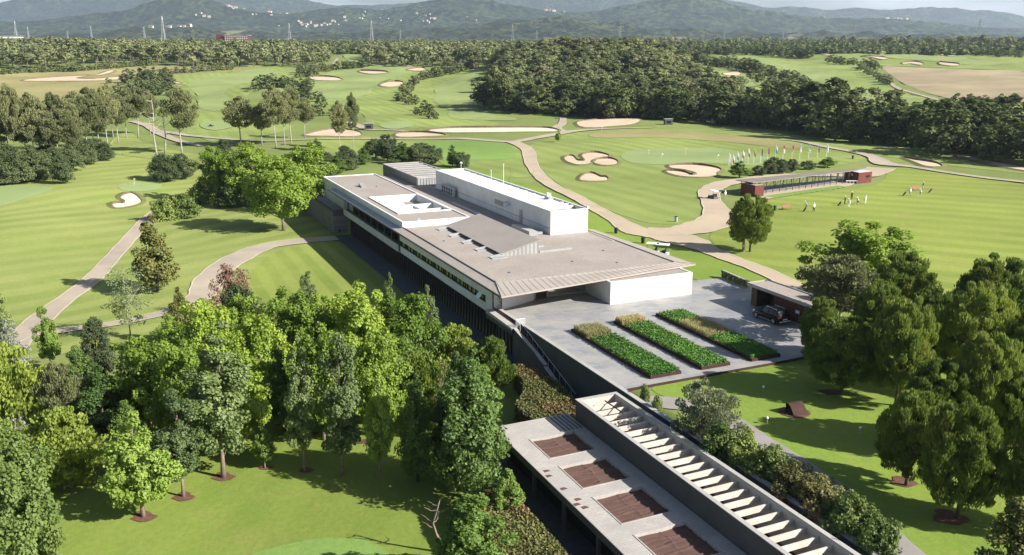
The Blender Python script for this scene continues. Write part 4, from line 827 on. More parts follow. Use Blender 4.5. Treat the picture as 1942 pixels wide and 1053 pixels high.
# ---------------------------------------------------------------- trees
def crown(seed, H, Rr, cb, prof, nc, m, rc, s, up_=.5, tall=1., shell=.5, flat=.8, lean=0.):
    r = np.random.default_rng(seed); t = r.uniform(0, 1, nc * 6); keep = r.uniform(0, 1, len(t)) < np.array([prof(x) for x in t]) ** 1.4; t = t[keep][:nc]
    pr = np.array([prof(x) for x in t]); rad = Rr * pr * r.uniform(0, 1, len(t)) ** shell * .86; th = r.uniform(0, 2 * math.pi, len(t))
    lob = 1 + .2 * np.sin(th * 2 + seed + t * 3) + .14 * np.sin(th * 5 + t * 7) if shell > .3 else 1 + .13 * np.sin(th * 3 + seed + t * 4) + .06 * np.sin(th * 7)
    c = np.stack([np.cos(th) * rad * lob + lean * t, np.sin(th) * rad * lob, H * (cb + (1 - cb) * t * .95)], 1)
    rr = rc * r.uniform(.6, 1.25, len(c)) * (.55 + .45 * pr)
    k = np.repeat(np.arange(len(c)), m); n = len(k); d = r.normal(size=(n, 3)); d /= np.linalg.norm(d, axis=1)[:, None]; d[:, 2] *= flat
    q = c[k] + d * (rr[k] * r.uniform(.25, 1.08, n) ** .5)[:, None]
    ce = np.array([lean * .5, 0, H * (cb + (1 - cb) * .35)]); o = q - ce; o /= np.linalg.norm(o, axis=1)[:, None] + 1e-6
    q[:, 2] = np.maximum(q[:, 2], H * cb * .75)
    return leafquads(q, s, r, up_, tall, o * .7 + d * .5), c
def trunkmb(H, cb, r0, cen, seed, bend=.15, nl=9, top=.8):
    r = np.random.default_rng(seed + 99); b = MB(); p = []; K = 6
    bx, by = r.uniform(-bend, bend, 2)
    for i in range(K + 1): t = i / K * top; p.append((bx * math.sin(t * 3) * H * .12, by * math.sin(t * 2.4) * H * .12, H * t - (.25 if i == 0 else 0)))
    b.tube(p, [r0 * (1 - .8 * i / K) + (r0 * .35 if i == 0 else 0) for i in range(K + 1)], 7)
    order = r.permutation(len(cen))[:nl]
    for j in order:
        c_ = cen[j]; t = max(cb * .8, min(top * .95, (c_[2] / H) - .16)); f = t / top * K; i = min(int(f), K - 1); a = Vector(p[i]).lerp(Vector(p[i + 1]), f - i)
        mid = a.lerp(Vector(c_), .5) + Vector((0, 0, -.15)); b.tube([a, mid, Vector(c_)], [r0 * .38, r0 * .25, r0 * .1], 5)
    return b
def P_plane(t): return max(.05, math.sin(math.pi * (.16 + .78 * t)) ** .7)
def P_col(t): return max(.1, math.sin(math.pi * (.14 + .82 * t)) ** .6)
def P_cone(t): return max(.06, min(1, t * 4 + .35) * (1 - t) ** .72 + .05)
def P_dome(t): return max(.08, math.sqrt(max(0, 1 - (t * .96) ** 2.2)) * min(1, .72 + t * 1.2))
def P_umb(t): return max(.08, math.sqrt(max(0, 1 - max(0, (t - .25) / .75) ** 2)) * min(1, .55 + t * 1.8))
def P_ball(t): return max(.06, math.sqrt(max(0, 1 - ((t - .42) / .6) ** 2)))
KIND = {  # H, R, crown base, profile, clumps, leaves, clump radius, leaf size, up, tall, shell, trunk radius, leaf mat, bark, variants
 'plane_tree': (10, 4.0, .2, P_plane, 92, 190, .95, .235, .5, 1, .5, .17, 'l_plane', 'bark', 3),
 'lime_tree': (10, 3.2, .18, P_cone, 85, 160, .75, .21, .5, 1, .5, .17, 'l_lime', 'bark', 2),
 'maple_tree': (10, 4.0, .12, P_plane, 170, 190, .85, .19, .45, 1, .5, .17, 'l_pale', 'bark', 1),
 'poplar_tree': (10, 1.9, .16, P_col, 74, 180, .56, .16, .3, 1, .55, .13, 'l_poplar', 'bark', 3),
 'broadleaf_tree': (10, 3.2, .1, P_cone, 115, 190, .8, .18, .4, 1, .5, .18, 'l_broad', 'bark_dark', 2),
 'stone_pine': (10, 4.3, .2, P_ball, 270, 150, .62, .11, .2, 3.4, .26, .2, 'l_stone', 'bark_dark', 3),
 'pine_tree': (10, 2.9, .42, P_umb, 60, 190, .8, .13, .3, 2.2, .6, .12, 'l_aleppo', 'bark_pale', 3),
 'oak_tree': (10, 4.6, .1, P_dome, 120, 130, 1.1, .26, .5, 1, .5, .2, 'l_oak', 'bark_dark', 3),
 'olive_tree': (10, 5.6, .12, P_dome, 100, 130, 1.2, .24, .6, 1.5, .55, .2, 'l_olive', 'bark', 1),
 'cypress_tree': (10, 3.2, .12, P_cone, 90, 110, .85, .26, .6, 1, .45, .16, 'l_cyp', 'bark_dark', 2),
 'acacia_tree': (10, 4.4, .08, P_plane, 110, 120, 1.1, .28, .6, 1.4, .5, .17, 'l_yellow', 'bark', 2),
 'birch_tree': (10, 3.0, .2, P_plane, 60, 60, .8, .18, .4, 1, .6, .09, 'l_birch', 'bark_pale', 1),
 'grey_tree': (10, 3.0, .15, P_plane, 70, 90, .8, .24, .4, 1, .6, .1, 'l_grey', 'bark_pale', 1),
 'shrub': (10, 7.0, .02, P_dome, 70, 90, 2.0, .6, .5, 1, .5, .15, 'l_shrub', 'bark', 2),
 'olive_shrub': (10, 5.0, .04, P_plane, 80, 100, 1.5, .36, .5, 1, .5, .15, 'l_hedge', 'bark', 2),
 'brown_shrub': (10, 7.0, .02, P_dome, 70, 90, 1.8, .45, .5, 1, .6, .15, 'l_brown', 'bark', 1),
}
PROTO = {}
def proto(kind, v, far=False):
    key = (kind, v, far)
    if key in PROTO: return PROTO[key]
    H, Rr, cb, pf, nc, m, rc, s, u_, tall, sh, tr, lm, bm_, nv = KIND[kind]
    sd = sum(map(ord, kind)) + v * 17
    if far:
        k = {'oak_tree': (44, 60, 1.0, .55), 'pine_tree': (34, 60, 1.05, .42)}.get(kind, (34, 26, 1.1, .9))
        (V, F), cen = crown(sd, H, Rr, cb, pf, k[0], k[1], rc * 1.15 * k[2], k[3], u_, 1.0, sh)
        tb = MB(); tb.tube([(0, 0, -.5), (.15, 0, H * cb), (0, .1, H * .75)], [tr * 1.2, tr, tr * .4], 5)
        nV = len(V); VV = np.concatenate([V, np.array(tb.v)]); FF = [list(f) for f in F.tolist()] + [[i + nV for i in f] for f in tb.f]
        me = mkmesh(kind, VV, FF, ['l_pine_far' if kind == 'pine_tree' else 'l_oak_far', bm_ if kind != 'pine_tree' else 'bark'], [0] * len(F) + [1] * len(tb.f)); PROTO[key] = (me, None, H, Rr)
    else:
        (V, F), cen = crown(sd, H, Rr, cb, pf, nc, m, rc, s, u_, tall, sh); me = mkmesh('crown', V, F, [lm])
        tb = trunkmb(H, cb, tr, cen, sd); tm = mkmesh('trunk', tb.v, tb.f, [bm_], smooth=True); PROTO[key] = (me, tm, H, Rr)
    return PROTO[key]
rt = random.Random(11)
def tree_at(kind, p, h, rad, label, group=None, far=False, v=None, rz=None, name=None, cat='tree', lean=0):
    nv = KIND[kind][-1] if not far else 4; v = rt.randrange(nv) if v is None else v
    cm, tm, H, Rr = proto(kind, v, far); rz = rt.uniform(0, 6.28) if rz is None else rz; sx = rad / Rr; sz = h / H
    nm = name or kind
    if far: o = link(nm, cm); 
    else:
        o = bpy.data.objects.new(nm, None); C.objects.link(o); link('crown', cm, o); link('trunk', tm, o)
    o.location = tuple(p); o.rotation_euler = (rt.uniform(-.03, .03) + lean, rt.uniform(-.03, .03), rz); o.scale = (sx, sx, sz)
    return tag(o, label, cat, group)
def T(kind, ub, vb, vtop, wpx, label, group=None, name=None, cat='tree', **k):
    p = G(ub, vb); h = height_for(p, vtop) * 1.02; rad = wpx * scale_at(p) / 2 * (1.1 if kind in ('plane_tree', 'acacia_tree', 'lime_tree') else 1.0); return tree_at(kind, p, h, rad, label, group, name=name, cat=cat, **k)

# near trees of the lower left garden
for a in [
 ('lime_tree', 272, 981, 770, 140, 'small lime green tree on the lawn edge, nearest of the mulched row'),
 ('poplar_tree', 348, 943, 728, 88, 'grey green tree right behind the nearest lime green one'),
 ('poplar_tree', 424, 906, 612, 130, 'tallest grey green tree of the mulched row, wide crown'),
 ('lime_tree', 503, 889, 800, 50, 'smallest sapling of the row standing in shade'),
 ('poplar_tree', 577, 894, 640, 62, 'slim dark columnar tree right of the smallest sapling'),
 ('poplar_tree', 649, 901, 622, 92, 'thick dark columnar tree with twisted bare middle'),
 ('lime_tree', 721, 906, 690, 74, 'green young tree between the thick column and the dark one'),
 ('broadleaf_tree', 792, 914, 708, 92, 'dark shaded tree just left of the biggest dark tree'),
 ('broadleaf_tree', 893, 945, 655, 195, 'biggest dark green tree beside the pale terrace roof'),
 ('lime_tree', 905, 1120, 925, 165, 'light green tree at the bottom edge beside the clipped hedge'),
 ('maple_tree', 40, 1150, 815, 215, 'huge pale green tree filling the lower left corner'),
 ('acacia_tree', 135, 925, 780, 150, 'yellow green broad tree behind the lower left corner'),
 ('acacia_tree', 30, 860, 650, 150, 'feathery yellow green tree on the left edge'),
 ('grey_tree', 38, 870, 775, 60, 'small silver grey tree below the feathery one'),
 ('pine_tree', 128, 860, 688, 85, 'thin olive pine between the feathery tree and the plane trees'),
 ('poplar_tree', 12, 680, 545, 45, 'upper of two poplars on the left edge by the path'),
 ('grey_tree', 28, 730, 605, 55, 'lower grey green poplar on the left edge'),
 ('lime_tree', 98, 700, 572, 52, 'narrow pointed tree standing where two paths meet'),
 ('oak_tree', 188, 722, 603, 70, 'dark rounded tree beside the narrow path left of centre'),
 ('birch_tree', 248, 640, 500, 92, 'sparse pale birch with white trunk between the two paths'),
 ('cypress_tree', 345, 655, 543, 62, 'dark olive tree where the wide path meets the garden'),
 ('lime_tree', 325, 680, 590, 62, 'low fresh green tree under the dark olive one'),
 ('oak_tree', 455, 645, 538, 95, 'mid green bushy tree under the reddish brown shrub'),
 ('poplar_tree', 586, 600, 512, 33, 'small slim dark poplar alone against the striped lawn'),
 ('broadleaf_tree', 200, 850, 688, 120, 'dark green tree left of the bright plane trees'),
 ('plane_tree', 285, 820, 632, 140, 'bright plane tree, leftmost of the garden cluster'),
 ('plane_tree', 400, 800, 560, 130, 'bright plane tree in the upper middle left of the garden cluster'),
 ('plane_tree', 505, 790, 600, 120, 'bright plane tree behind the slim dark column'),
 ('plane_tree', 470, 730, 560, 110, 'bright plane tree below the bushy mid green one'),
 ('plane_tree', 562, 745, 545, 130, 'bright plane tree in the centre of the garden cluster'),
 ('plane_tree', 690, 750, 538, 135, 'tallest bright plane tree near the shaded court'),
 ('broadleaf_tree', 742, 700, 515, 50, 'pointed fresh green tree rising next to the court'),
 ('plane_tree', 776, 738, 552, 118, 'bright plane tree with long pale visible trunk'),
 ('poplar_tree', 815, 700, 535, 30, 'very thin pointed tree beside the arcade'),
 ('plane_tree', 615, 835, 610, 125, 'bright plane tree behind the thick dark column'),
 ('plane_tree', 345, 860, 640, 120, 'bright plane tree above the grey green row tree'),
 ('plane_tree', 725, 830, 620, 105, 'yellow green plane tree above the green young tree'),
 ('acacia_tree', 868, 735, 617, 98, 'olive green bushy tree against the lower court'),
 ('acacia_tree', 937, 745, 636, 70, 'olive tree nearest the outdoor stair'),
 ('olive_shrub', 832, 795, 682, 62, 'brownish bush among green trees'),
 ('poplar_tree', 868, 840, 658, 42, 'narrow dark tree between brownish bush and big dark tree'),
 ('lime_tree', 915, 830, 685, 90, 'grey green tree behind the biggest dark tree'),
 ('broadleaf_tree', 250, 900, 760, 100, 'dark shaded tree behind the nearest lime green one'),
 ('plane_tree', 350, 760, 610, 120, 'bright plane tree behind the leftmost one of the garden cluster'),
 ('plane_tree', 450, 860, 700, 120, 'shaded plane tree behind the tallest grey green one'),
 ('plane_tree', 620, 720, 560, 110, 'bright plane tree between the central one and the tallest'),
 ('plane_tree', 660, 800, 640, 110, 'bright plane tree just behind the twisted dark column'),
 ('broadleaf_tree', 540, 820, 650, 80, 'dark green tree in the shade behind the smallest sapling'),
 ('acacia_tree', 800, 800, 665, 90, 'green tree left of the brownish bush'),
 ('broadleaf_tree', 160, 790, 650, 90, 'dark tree below the dark rounded one at the left'),
 ('acacia_tree', 90, 800, 700, 110, 'yellow green tree between the thin olive pine and the left edge'),
 ('lime_tree', 400, 700, 585, 80, 'fresh green tree below the bend of the wide path'),
 ('broadleaf_tree', 855, 905, 700, 110, 'dark tree pressed against the left side of the biggest dark tree'),
 ('lime_tree', 965, 1000, 880, 80, 'small green tree between the clipped hedge and the biggest dark tree'),
 # upper left group by the far end of the clubhouse
 ('plane_tree', 413, 384, 277, 72, 'smaller bright tree, leftmost by the far end of the clubhouse'),
 ('plane_tree', 478, 388, 272, 100, 'bright broad tree, second from the left by the far end of the clubhouse'),
 ('plane_tree', 583, 402, 270, 105, 'bright tree touching the far end of the clubhouse'),
 ('plane_tree', 538, 438, 296, 128, 'bright tree in front of its group casting shadow on the lawn'),
 ('cypress_tree', 299, 553, 404, 100, 'dark yellow green conifer beside the bend of the left path'),
 # right cluster
 ('plane_tree', 1628, 575, 418, 178, 'bright broad tree at the top of the right hand grove'),
 ('pine_tree', 1592, 650, 485, 172, 'olive green pine with showing branches behind the guard house'),
 ('stone_pine', 1705, 625, 478, 121, 'dark pine at the edge of the driving range, left one'),
 ('stone_pine', 1872, 665, 488, 152, 'dark pine at the edge of the driving range, right one'),
 ('stone_pine', 1843, 745, 539, 149, 'round pine left of the dark one on the right edge'),
 ('stone_pine', 1765, 700, 549, 113, 'dark pine hidden in the middle of the right hand grove'),
 ('stone_pine', 1698, 770, 566, 130, 'round pine right of the guard house, upper one'),
 ('stone_pine', 1595, 750, 604, 139, 'round bright pine nearest the corner of the forecourt'),
 ('stone_pine', 1862, 860, 636, 147, 'wide pine in the middle of the right edge'),
 ('stone_pine', 1718, 922, 742, 130, 'pine whose trunk stands on the sunny lawn, left one'),
 ('stone_pine', 1815, 985, 764, 160, 'largest pine on the lawn with a thick trunk'),
 ('stone_pine', 1955, 1010, 794, 130, 'dark pine cut off by the right edge near the bottom'),
 ('cypress_tree', 1912, 1130, 935, 135, 'yellow green conifer in the lower right corner'),
 ('stone_pine', 1950, 770, 589, 121, 'pine cut off by the right edge halfway up'),
 ('stone_pine', 1945, 650, 514, 104, 'far dark pine cut off by the right edge'),
 ('stone_pine', 1765, 860, 684, 130, 'shaded pine under the wide right edge pine'),
 ('stone_pine', 1655, 690, 534, 104, 'dark pine wedged between the guard house and the round pines'),
 ('stone_pine', 1550, 690, 564, 78, 'dark pine overhanging the guard house roof'),
 ('stone_pine', 1930, 880, 704, 104, 'pine behind the dark one near the lower right'),
 ('olive_tree', 1338, 832, 722, 145, 'silvery olive tree beside the retaining wall'),
 ('stone_pine', 1422, 478, 369, 84, 'lone two stemmed round tree by the driving range path'),
]: T(a[0], *a[1:5], a[5], lean=0)
b = MB(); p0 = G(1410, 478); b.tube([tuple(p0 - np.array([0, 0, .2])), (p0[0] - .1, p0[1] + .1, 3.), (p0[0] + .8, p0[1], 6.)], [.24, .18, .12], 7); tr_ = [o for o in C.objects if o.get('label', '').startswith('lone two stemmed')][0]
me = mkmesh('trunk', [tuple((np.array(v) - np.array(tr_.location)) / np.array(tr_.scale)) for v in b.v], b.f, ['bark']); tr_.rotation_euler = (0, 0, 0); link('trunk', me, tr_)
# shrubs
for a in [
 ('brown_shrub', 440, 605, 505, 92, 'reddish brown bush over the edge of the wide path', 'brown_shrub'),
 ('shrub', 1366, 884, 806, 86, 'fresh green bush below the olive tree', 'shrub'), ('shrub', 1408, 886, 818, 92, 'bush right of the olive tree along the beamed frame', 'shrub'),
 ('shrub', 1458, 916, 846, 100, 'dense green bush in the middle of the hedge row by the grey path', 'shrub'), ('olive_shrub', 1508, 946, 878, 104, 'olive brown bush in the hedge row by the grey path', 'shrub'),
 ('olive_shrub', 1560, 978, 905, 112, 'large olive bush bulging towards the grey path', 'shrub'), ('shrub', 1606, 1014, 936, 104, 'round green bush near the lower end of the hedge row', 'shrub'), ('shrub', 1662, 1054, 978, 96, 'last green bush of the hedge row at the bottom edge', 'shrub'),
 ('shrub', 1222, 762, 728, 22, 'tiny bush at the corner of the forecourt', 'shrub'), ('shrub', 1246, 785, 750, 26, 'tiny second bush on the wall top near the olive tree', 'shrub'),
 ('shrub', 318, 418, 370, 62, 'bright clipped bush beside the small bunker, left half', 'shrub'), ('shrub', 352, 414, 368, 60, 'bright clipped bush beside the small bunker, right half', 'shrub'),
 ('oak_tree', 312, 345, 292, 66, 'low dark oak right of the small green, left one', 'oak_tree'), ('oak_tree', 345, 340, 290, 56, 'low dark oak right of the small green, right one', 'oak_tree'),
 ('shrub', 378, 385, 345, 56, 'dark shaded bush under the bright trees, left one', 'shrub'), ('shrub', 440, 392, 345, 70, 'dark shaded bush under the bright trees, middle one', 'shrub'), ('shrub', 500, 390, 345, 60, 'dark shaded bush under the bright trees, right one', 'shrub'),
 ('oak_tree', 425, 300, 265, 36, 'small dark round oak among pines above the bright trees', 'oak_tree'),
]: T(a[0], *a[1:5], a[5], name=a[6], cat='bush' if 'shrub' in a[6] else 'tree')
ORD = 'first second third fourth fifth sixth seventh eighth ninth tenth eleventh twelfth thirteenth fourteenth'.split()
for i, (u, v, vt, w) in enumerate(sorted([(610, 312, 283, 42), (640, 330, 292, 50), (665, 322, 285, 46), (690, 312, 278, 40), (712, 300, 262, 44), (735, 305, 254, 46), (765, 312, 268, 60), (795, 312, 270, 60), (820, 312, 275, 44), (858, 316, 274, 30), (876, 318, 288, 40), (622, 345, 310, 40), (655, 305, 276, 36), (600, 296, 262, 34)])):
    T('oak_tree' if i % 3 else 'broadleaf_tree', u, v, vt, w, ORD[i] + ' bushy tree from the left in the thicket behind the clubhouse', 'thicket behind the clubhouse')
# hedges: clipped blocks covered in leaves
def hedge(outline, z0, z1, n, label, mat_='l_hedge', s=.2):
    c = np.mean(outline, 0); e = empty('hedge', LW(c[0], c[1], z0), label, 'hedge'); b = MB()
    b.hexa([LW(u, w, z0) for u, w in outline], [LW(u, w, z1 - .12) for u, w in outline]); part(b, 'branches', 'bark_dark', e)
    r = np.random.default_rng(len(outline)); A = np.array([ORG + UV * u + WV * w for u, w in outline]); lo, hi = A.min(0), A.max(0); Q = []
    while sum(map(len, Q)) < n * .55: q = r.uniform(lo, hi, (n, 2)); q = q[inside(A, q[:, 0], q[:, 1])]; Q.append(np.column_stack([q, z1 + r.normal(0, .07, len(q)) + .1 * np.sin(q[:, 0] * 2.1) * np.sin(q[:, 1] * 1.7)]))
    L_ = [np.hypot(*(A[(i + 1) % len(A)] - A[i])) for i in range(len(A))]; tot = sum(L_)
    for i in range(len(A)):
        k = int(n * .45 * L_[i] / tot); t = r.uniform(0, 1, k)[:, None]; q = A[i] * (1 - t) + A[(i + 1) % len(A)] * t + r.normal(0, .07, (k, 2)); Q.append(np.column_stack([q, r.uniform(z0, z1, k)]))
    V, F = leafquads(np.concatenate(Q), s, r, .6, 1.); addleaf('foliage', V, F, mat_, e)
def sm(o): return [tuple(x) for x in catmull(o, True, 4)]
hedge(sm([(-9.6, -2.7), (-9.2, -1.4), (-12.5, -.5), (-18, -.7), (-22.6, -1.6), (-23.6, -3.6), (-22.6, -6.3), (-18.5, -6.6), (-15.8, -4.6), (-13, -3.4)]), -4, -1.9, 15000, 'clipped brownish hedge curving between the lower court and the pale terrace roof')
hedge(sm([(-32, -16.5), (-33, -14.6), (-36, -13.8), (-44, -14.0), (-50, -15), (-50, -18), (-40, -18), (-34, -18)]), -4, -1.9, 14000, 'clipped brownish hedge at the bottom edge beside the shaded terrace')
# bare trees
def bare(u, v, vt, label, lean=0., n=9, r0=.2, seed=1, mt='bark_pale'):
    p = G(u, v); h = height_for(p, vt); e = empty('bare_tree', tuple(p), label, 'dead tree'); r = np.random.default_rng(seed); b = MB(); pp = [(p[0] + lean * h * t + .3 * math.sin(t * 7 + seed), p[1], p[2] - .2 + h * t) for t in np.linspace(0, 1, 6)]
    b.tube(pp, [r0 * (1 - .75 * t) for t in np.linspace(0, 1, 6)], 7); part(b, 'trunk', mt, e, smooth=True); b = MB()
    for k in range(n):
        t = r.uniform(.45, .98); a = Vector((p[0] + lean * h * t + .3 * math.sin(t * 7 + seed), p[1], p[2] + h * t)); th = r.uniform(0, 6.28); L_ = h * r.uniform(.1, .2); c_ = a + Vector((math.cos(th), math.sin(th), r.uniform(.1, .7))) * L_; b.tube([a, a.lerp(c_, .5) + Vector((0, 0, -.1)), c_], [r0 * .35, r0 * .25, r0 * .08], 5); d_ = c_ + Vector((math.cos(th + .7), math.sin(th + .7), .8)) * L_ * .4; b.tube([c_ - (c_ - a) * .3, d_], [r0 * .15, r0 * .05], 4)
    part(b, 'branches', mt, e); return e
bare(298, 303, 188, 'pale dead trunk with broken branches, left of the two by the path', seed=2, r0=.3); bare(314, 292, 214, 'shorter pale dead trunk right of the tall dead one', .05, 6, seed=5, r0=.26)
bare(834, 1050, 945, 'bare leafless tree at the bottom beside the light green tree', -.05, 8, .13, 7, 'bark'); bare(820, 655, 592, 'small leafless grey shrub against the shaded court', 0, 16, .05, 9); bare(967, 345, 318, 'tiny leafless bush behind the tall white block', 0, 14, .08, 10, 'bark'); bare(1012, 350, 322, 'thin leafless sapling at the bend of the pink path', 0, 8, .06, 12, 'bark')

# pines with bare trunks in the middle distance
def pine(u, v, vt, w, lab, grp=None, kind='pine_tree', lean=0, cb=None):
    return T(kind, u, v, vt, w, lab, grp, name=kind)
for a in [(346, 294, 166, 76, 'large round crowned pine right of the dead trunks'), (458, 277, 184, 84, 'broad pine left of the clump of tall pines'), (497, 276, 195, 50, 'narrower pine leaning on the broad one'), (524, 280, 164, 60, 'tall pine in the middle of the clump'), (553, 273, 162, 50, 'tall pine right in the clump'), (540, 276, 172, 50, 'hidden pine in the middle of the clump'),
          (578, 262, 184, 46, 'leaning pine at the right end of the clump'), (646, 290, 192, 40, 'dark topped pine with long bare trunk left of the black hut'), (671, 285, 177, 30, 'slender leaning pine nearest the black hut'), (262, 262, 163, 60, 'dark pine behind the dead trunks'), (285, 255, 172, 46, 'second dark pine behind the dead trunks')]: pine(*a)
L_ = [(8, 318, 195, 60), (35, 322, 157, 46), (52, 312, 205, 60), (80, 318, 182, 64), (100, 322, 210, 66), (130, 318, 190, 62), (112, 300, 175, 50), (168, 302, 182, 58), (192, 298, 175, 60), (205, 280, 168, 56), (225, 272, 178, 50), (150, 285, 172, 60), (65, 290, 178, 56), (18, 290, 172, 60), (178, 270, 165, 46), (240, 262, 170, 44), (215, 262, 160, 40), (-5, 300, 180, 50), (140, 322, 215, 50)]
ORD = ['first', 'second', 'third', 'fourth', 'fifth', 'sixth', 'seventh', 'eighth', 'ninth', 'tenth', 'eleventh', 'twelfth', 'thirteenth', 'fourteenth', 'fifteenth', 'sixteenth', 'seventeenth', 'eighteenth', 'nineteenth', 'twentieth']
for i, (u, v, vt, w) in enumerate(sorted(L_)): pine(u, v, vt - 1, w * 1.02, ORD[i] + ' pine counted from the left edge in the open olive green grove', 'pines of the left grove')
for i, (u, v, vt, w) in enumerate(sorted([(5, 352, 285, 70), (40, 348, 290, 66), (75, 343, 285, 60), (105, 335, 280, 56), (135, 325, 272, 50), (25, 335, 275, 50), (90, 318, 275, 50), (172, 312, 265, 40), (200, 305, 272, 38), (188, 300, 262, 36), (60, 325, 275, 50), (-20, 350, 280, 60), (150, 312, 268, 44), (120, 348, 292, 44), (0, 330, 268, 60)])):
    T('oak_tree', u, v, vt, w * 1.1, ORD[i] + ' dark oak from the left edge in the thicket below the pines', 'oaks below the left grove')
for u, v, vt, w, lb in [(1402, 338, 304, 46, 'round green bush at the left end behind the shelter'), (1437, 334, 314, 32, 'small dark bush second from left behind the shelter'), (1466, 330, 298, 44, 'tall dark bush behind the shelter'), (1482, 330, 302, 28, 'grey green bush behind the shelter'), (1500, 327, 301, 32, 'dark bush right of the grey green one behind the shelter'), (1533, 322, 304, 32, 'low olive bush behind the shelter'), (1569, 318, 297, 40, 'yellow green bush at the right end behind the shelter')]:
    T('lime_tree' if 'yellow' in lb or 'round' in lb else 'oak_tree', u, v, vt, w, lb, name='shrub', cat='bush')
T('lime_tree', 1553, 263, 233, 24, 'lone light green sapling before the dark wood'); T('lime_tree', 1059, 270, 246, 17, 'tiny round sapling where the paths fork')
# rows of round oaks on the far fairways, and woods
FAR = {'oak_tree': [], 'pine_tree': []}
def row(pts, n, size, kind='oak_tree', grp='', jit=2.5, hh=None):
    q = np.array(pts, float); s = np.r_[0, np.cumsum(np.hypot(*np.diff(q, axis=0).T))]
    for i in range(n):
        t = s[-1] * (i + .5) / n; u = np.interp(t, s, q[:, 0]) + rt.uniform(-jit, jit); v = np.interp(t, s, q[:, 1]) + rt.uniform(-1, 1) * jit * .35
        p = G(u, v); k = size * rt.uniform(.75, 1.25) * scale_at(p); FAR[kind].append((p, k * .92, k * .55, grp))
def wood(px, kind, sp, h, grp, rr=.42, hv=.25, keep=1.):
    w = np.array([G(*a)[:2] for a in px]); lo, hi = w.min(0), w.max(0); xs = np.arange(lo[0], hi[0], sp); ys = np.arange(lo[1], hi[1], sp); X_, Y_ = np.meshgrid(xs, ys)
    X_ = X_ + RNG.uniform(-.45, .45, X_.shape) * sp; Y_ = Y_ + RNG.uniform(-.45, .45, Y_.shape) * sp; ok = inside(w, X_, Y_) & (RNG.uniform(0, 1, X_.shape) < keep)
    for x, y in zip(X_[ok], Y_[ok]): hh = h * rt.uniform(1 - hv, 1 + hv); FAR[kind].append((np.array([x, y, gz(x, y)]), hh, hh * rr * rt.uniform(.85, 1.2), grp))
g1 = 'oaks beside the far fairways'
row([(482, 172), (500, 168), (525, 165), (560, 168)], 12, 26, grp=g1, jit=6); row([(566, 172), (585, 168), (572, 185), (600, 195), (612, 215)], 9, 26, grp=g1, jit=7); row([(560, 225), (590, 215), (620, 222), (650, 215)], 6, 24, grp=g1, jit=6)
row([(757, 197), (753, 188), (768, 195), (785, 200), (765, 178), (780, 172)], 9, 19, grp=g1, jit=5); row([(815, 217), (808, 208), (828, 222), (836, 228), (780, 217)], 7, 19, grp=g1, jit=4)
row([(780, 165), (800, 152), (830, 145), (860, 138), (900, 130)], 22, 18, grp=g1, jit=6)
row([(305, 142), (330, 140), (360, 138), (400, 135), (440, 132)], 17, 15, grp=g1); row([(0, 142), (60, 138), (140, 136), (220, 130), (285, 124)], 44, 13, grp=g1, jit=2)
row([(240, 160), (270, 153), (300, 152), (320, 165), (250, 172), (290, 178), (320, 185)], 26, 26, grp=g1, jit=8); row([(180, 210), (200, 198), (230, 185), (245, 205), (215, 220), (190, 228)], 18, 28, grp=g1, jit=8)
row([(562, 142), (600, 138), (640, 132), (700, 128)], 26, 16, grp=g1, jit=5); row([(560, 148), (600, 146)], 5, 15, grp=g1)
row([(255, 125), (270, 122), (287, 124)], 4, 18, grp=g1); row([(205, 160), (207, 156)], 2, 12, grp=g1)
row([(1246, 104), (1290, 112), (1340, 122), (1400, 132), (1450, 140), (1500, 155), (1535, 168)], 60, 22, grp=g1, jit=6); row([(1250, 98), (1330, 103), (1400, 102), (1470, 107), (1540, 112)], 46, 18, grp=g1, jit=6)
row([(1570, 119), (1595, 122), (1620, 124)], 7, 16, grp=g1); row([(1628, 133), (1645, 142), (1660, 148), (1690, 163), (1672, 156)], 9, 18, grp=g1, jit=3); row([(1640, 128), (1665, 132)], 4, 18, grp=g1)
row([(1812, 200), (1860, 203), (1900, 205), (1932, 196)], 18, 22, grp=g1, jit=6); row([(1480, 96), (1600, 96), (1700, 98), (1800, 102), (1942, 110)], 60, 14, grp=g1, jit=4)
row([(1242, 92), (1300, 90), (1400, 90), (1500, 92)], 30, 13, grp=g1, jit=4)
row([(1430, 150), (1462, 165), (1500, 175), (1540, 185), (1580, 200)], 12, 24, grp=g1, jit=10)
wood([(925, 205), (975, 215), (1130, 226), (1300, 231), (1430, 244), (1430, 222), (1300, 208), (1130, 198), (1000, 190)], 'oak_tree', 9.5, 12.5, 'dark oaks of the wood across the course', .60, .35)
wood([(1425, 243), (1560, 266), (1700, 284), (1960, 318), (2060, 332), (2060, 300), (1942, 284), (1700, 256), (1560, 240), (1425, 220)], 'oak_tree', 10.5, 15.5, 'dark oaks of the wood across the course', .55, .3)
wood([(960, 205), (1000, 195), (1130, 205), (1300, 214), (1440, 225), (1420, 205), (1370, 178), (1320, 152), (1270, 122), (1230, 105), (1100, 88), (1000, 110), (950, 140), (935, 175)], 'pine_tree', 11, 12.5, 'pines of the hill wood', .46, .35)
wood([(960, 205), (1130, 205), (1300, 214), (1400, 215), (1370, 180), (1270, 125), (1100, 88), (1000, 110), (940, 165)], 'oak_tree', 15, 10., 'oaks of the hill wood', .5, .35)
wood([(1440, 228), (1520, 240), (1580, 222), (1540, 205), (1470, 200)], 'pine_tree', 14, 13, 'pines of the hill wood', .42, .3)
for u, v, vt, w in [(935, 208, 124, 44), (960, 212, 132, 42), (950, 200, 150, 50), (925, 205, 165, 36)]: p = G(u, v); FAR['pine_tree'].append((p, height_for(p, vt), w * scale_at(p) / 2, 'pines of the hill wood'))
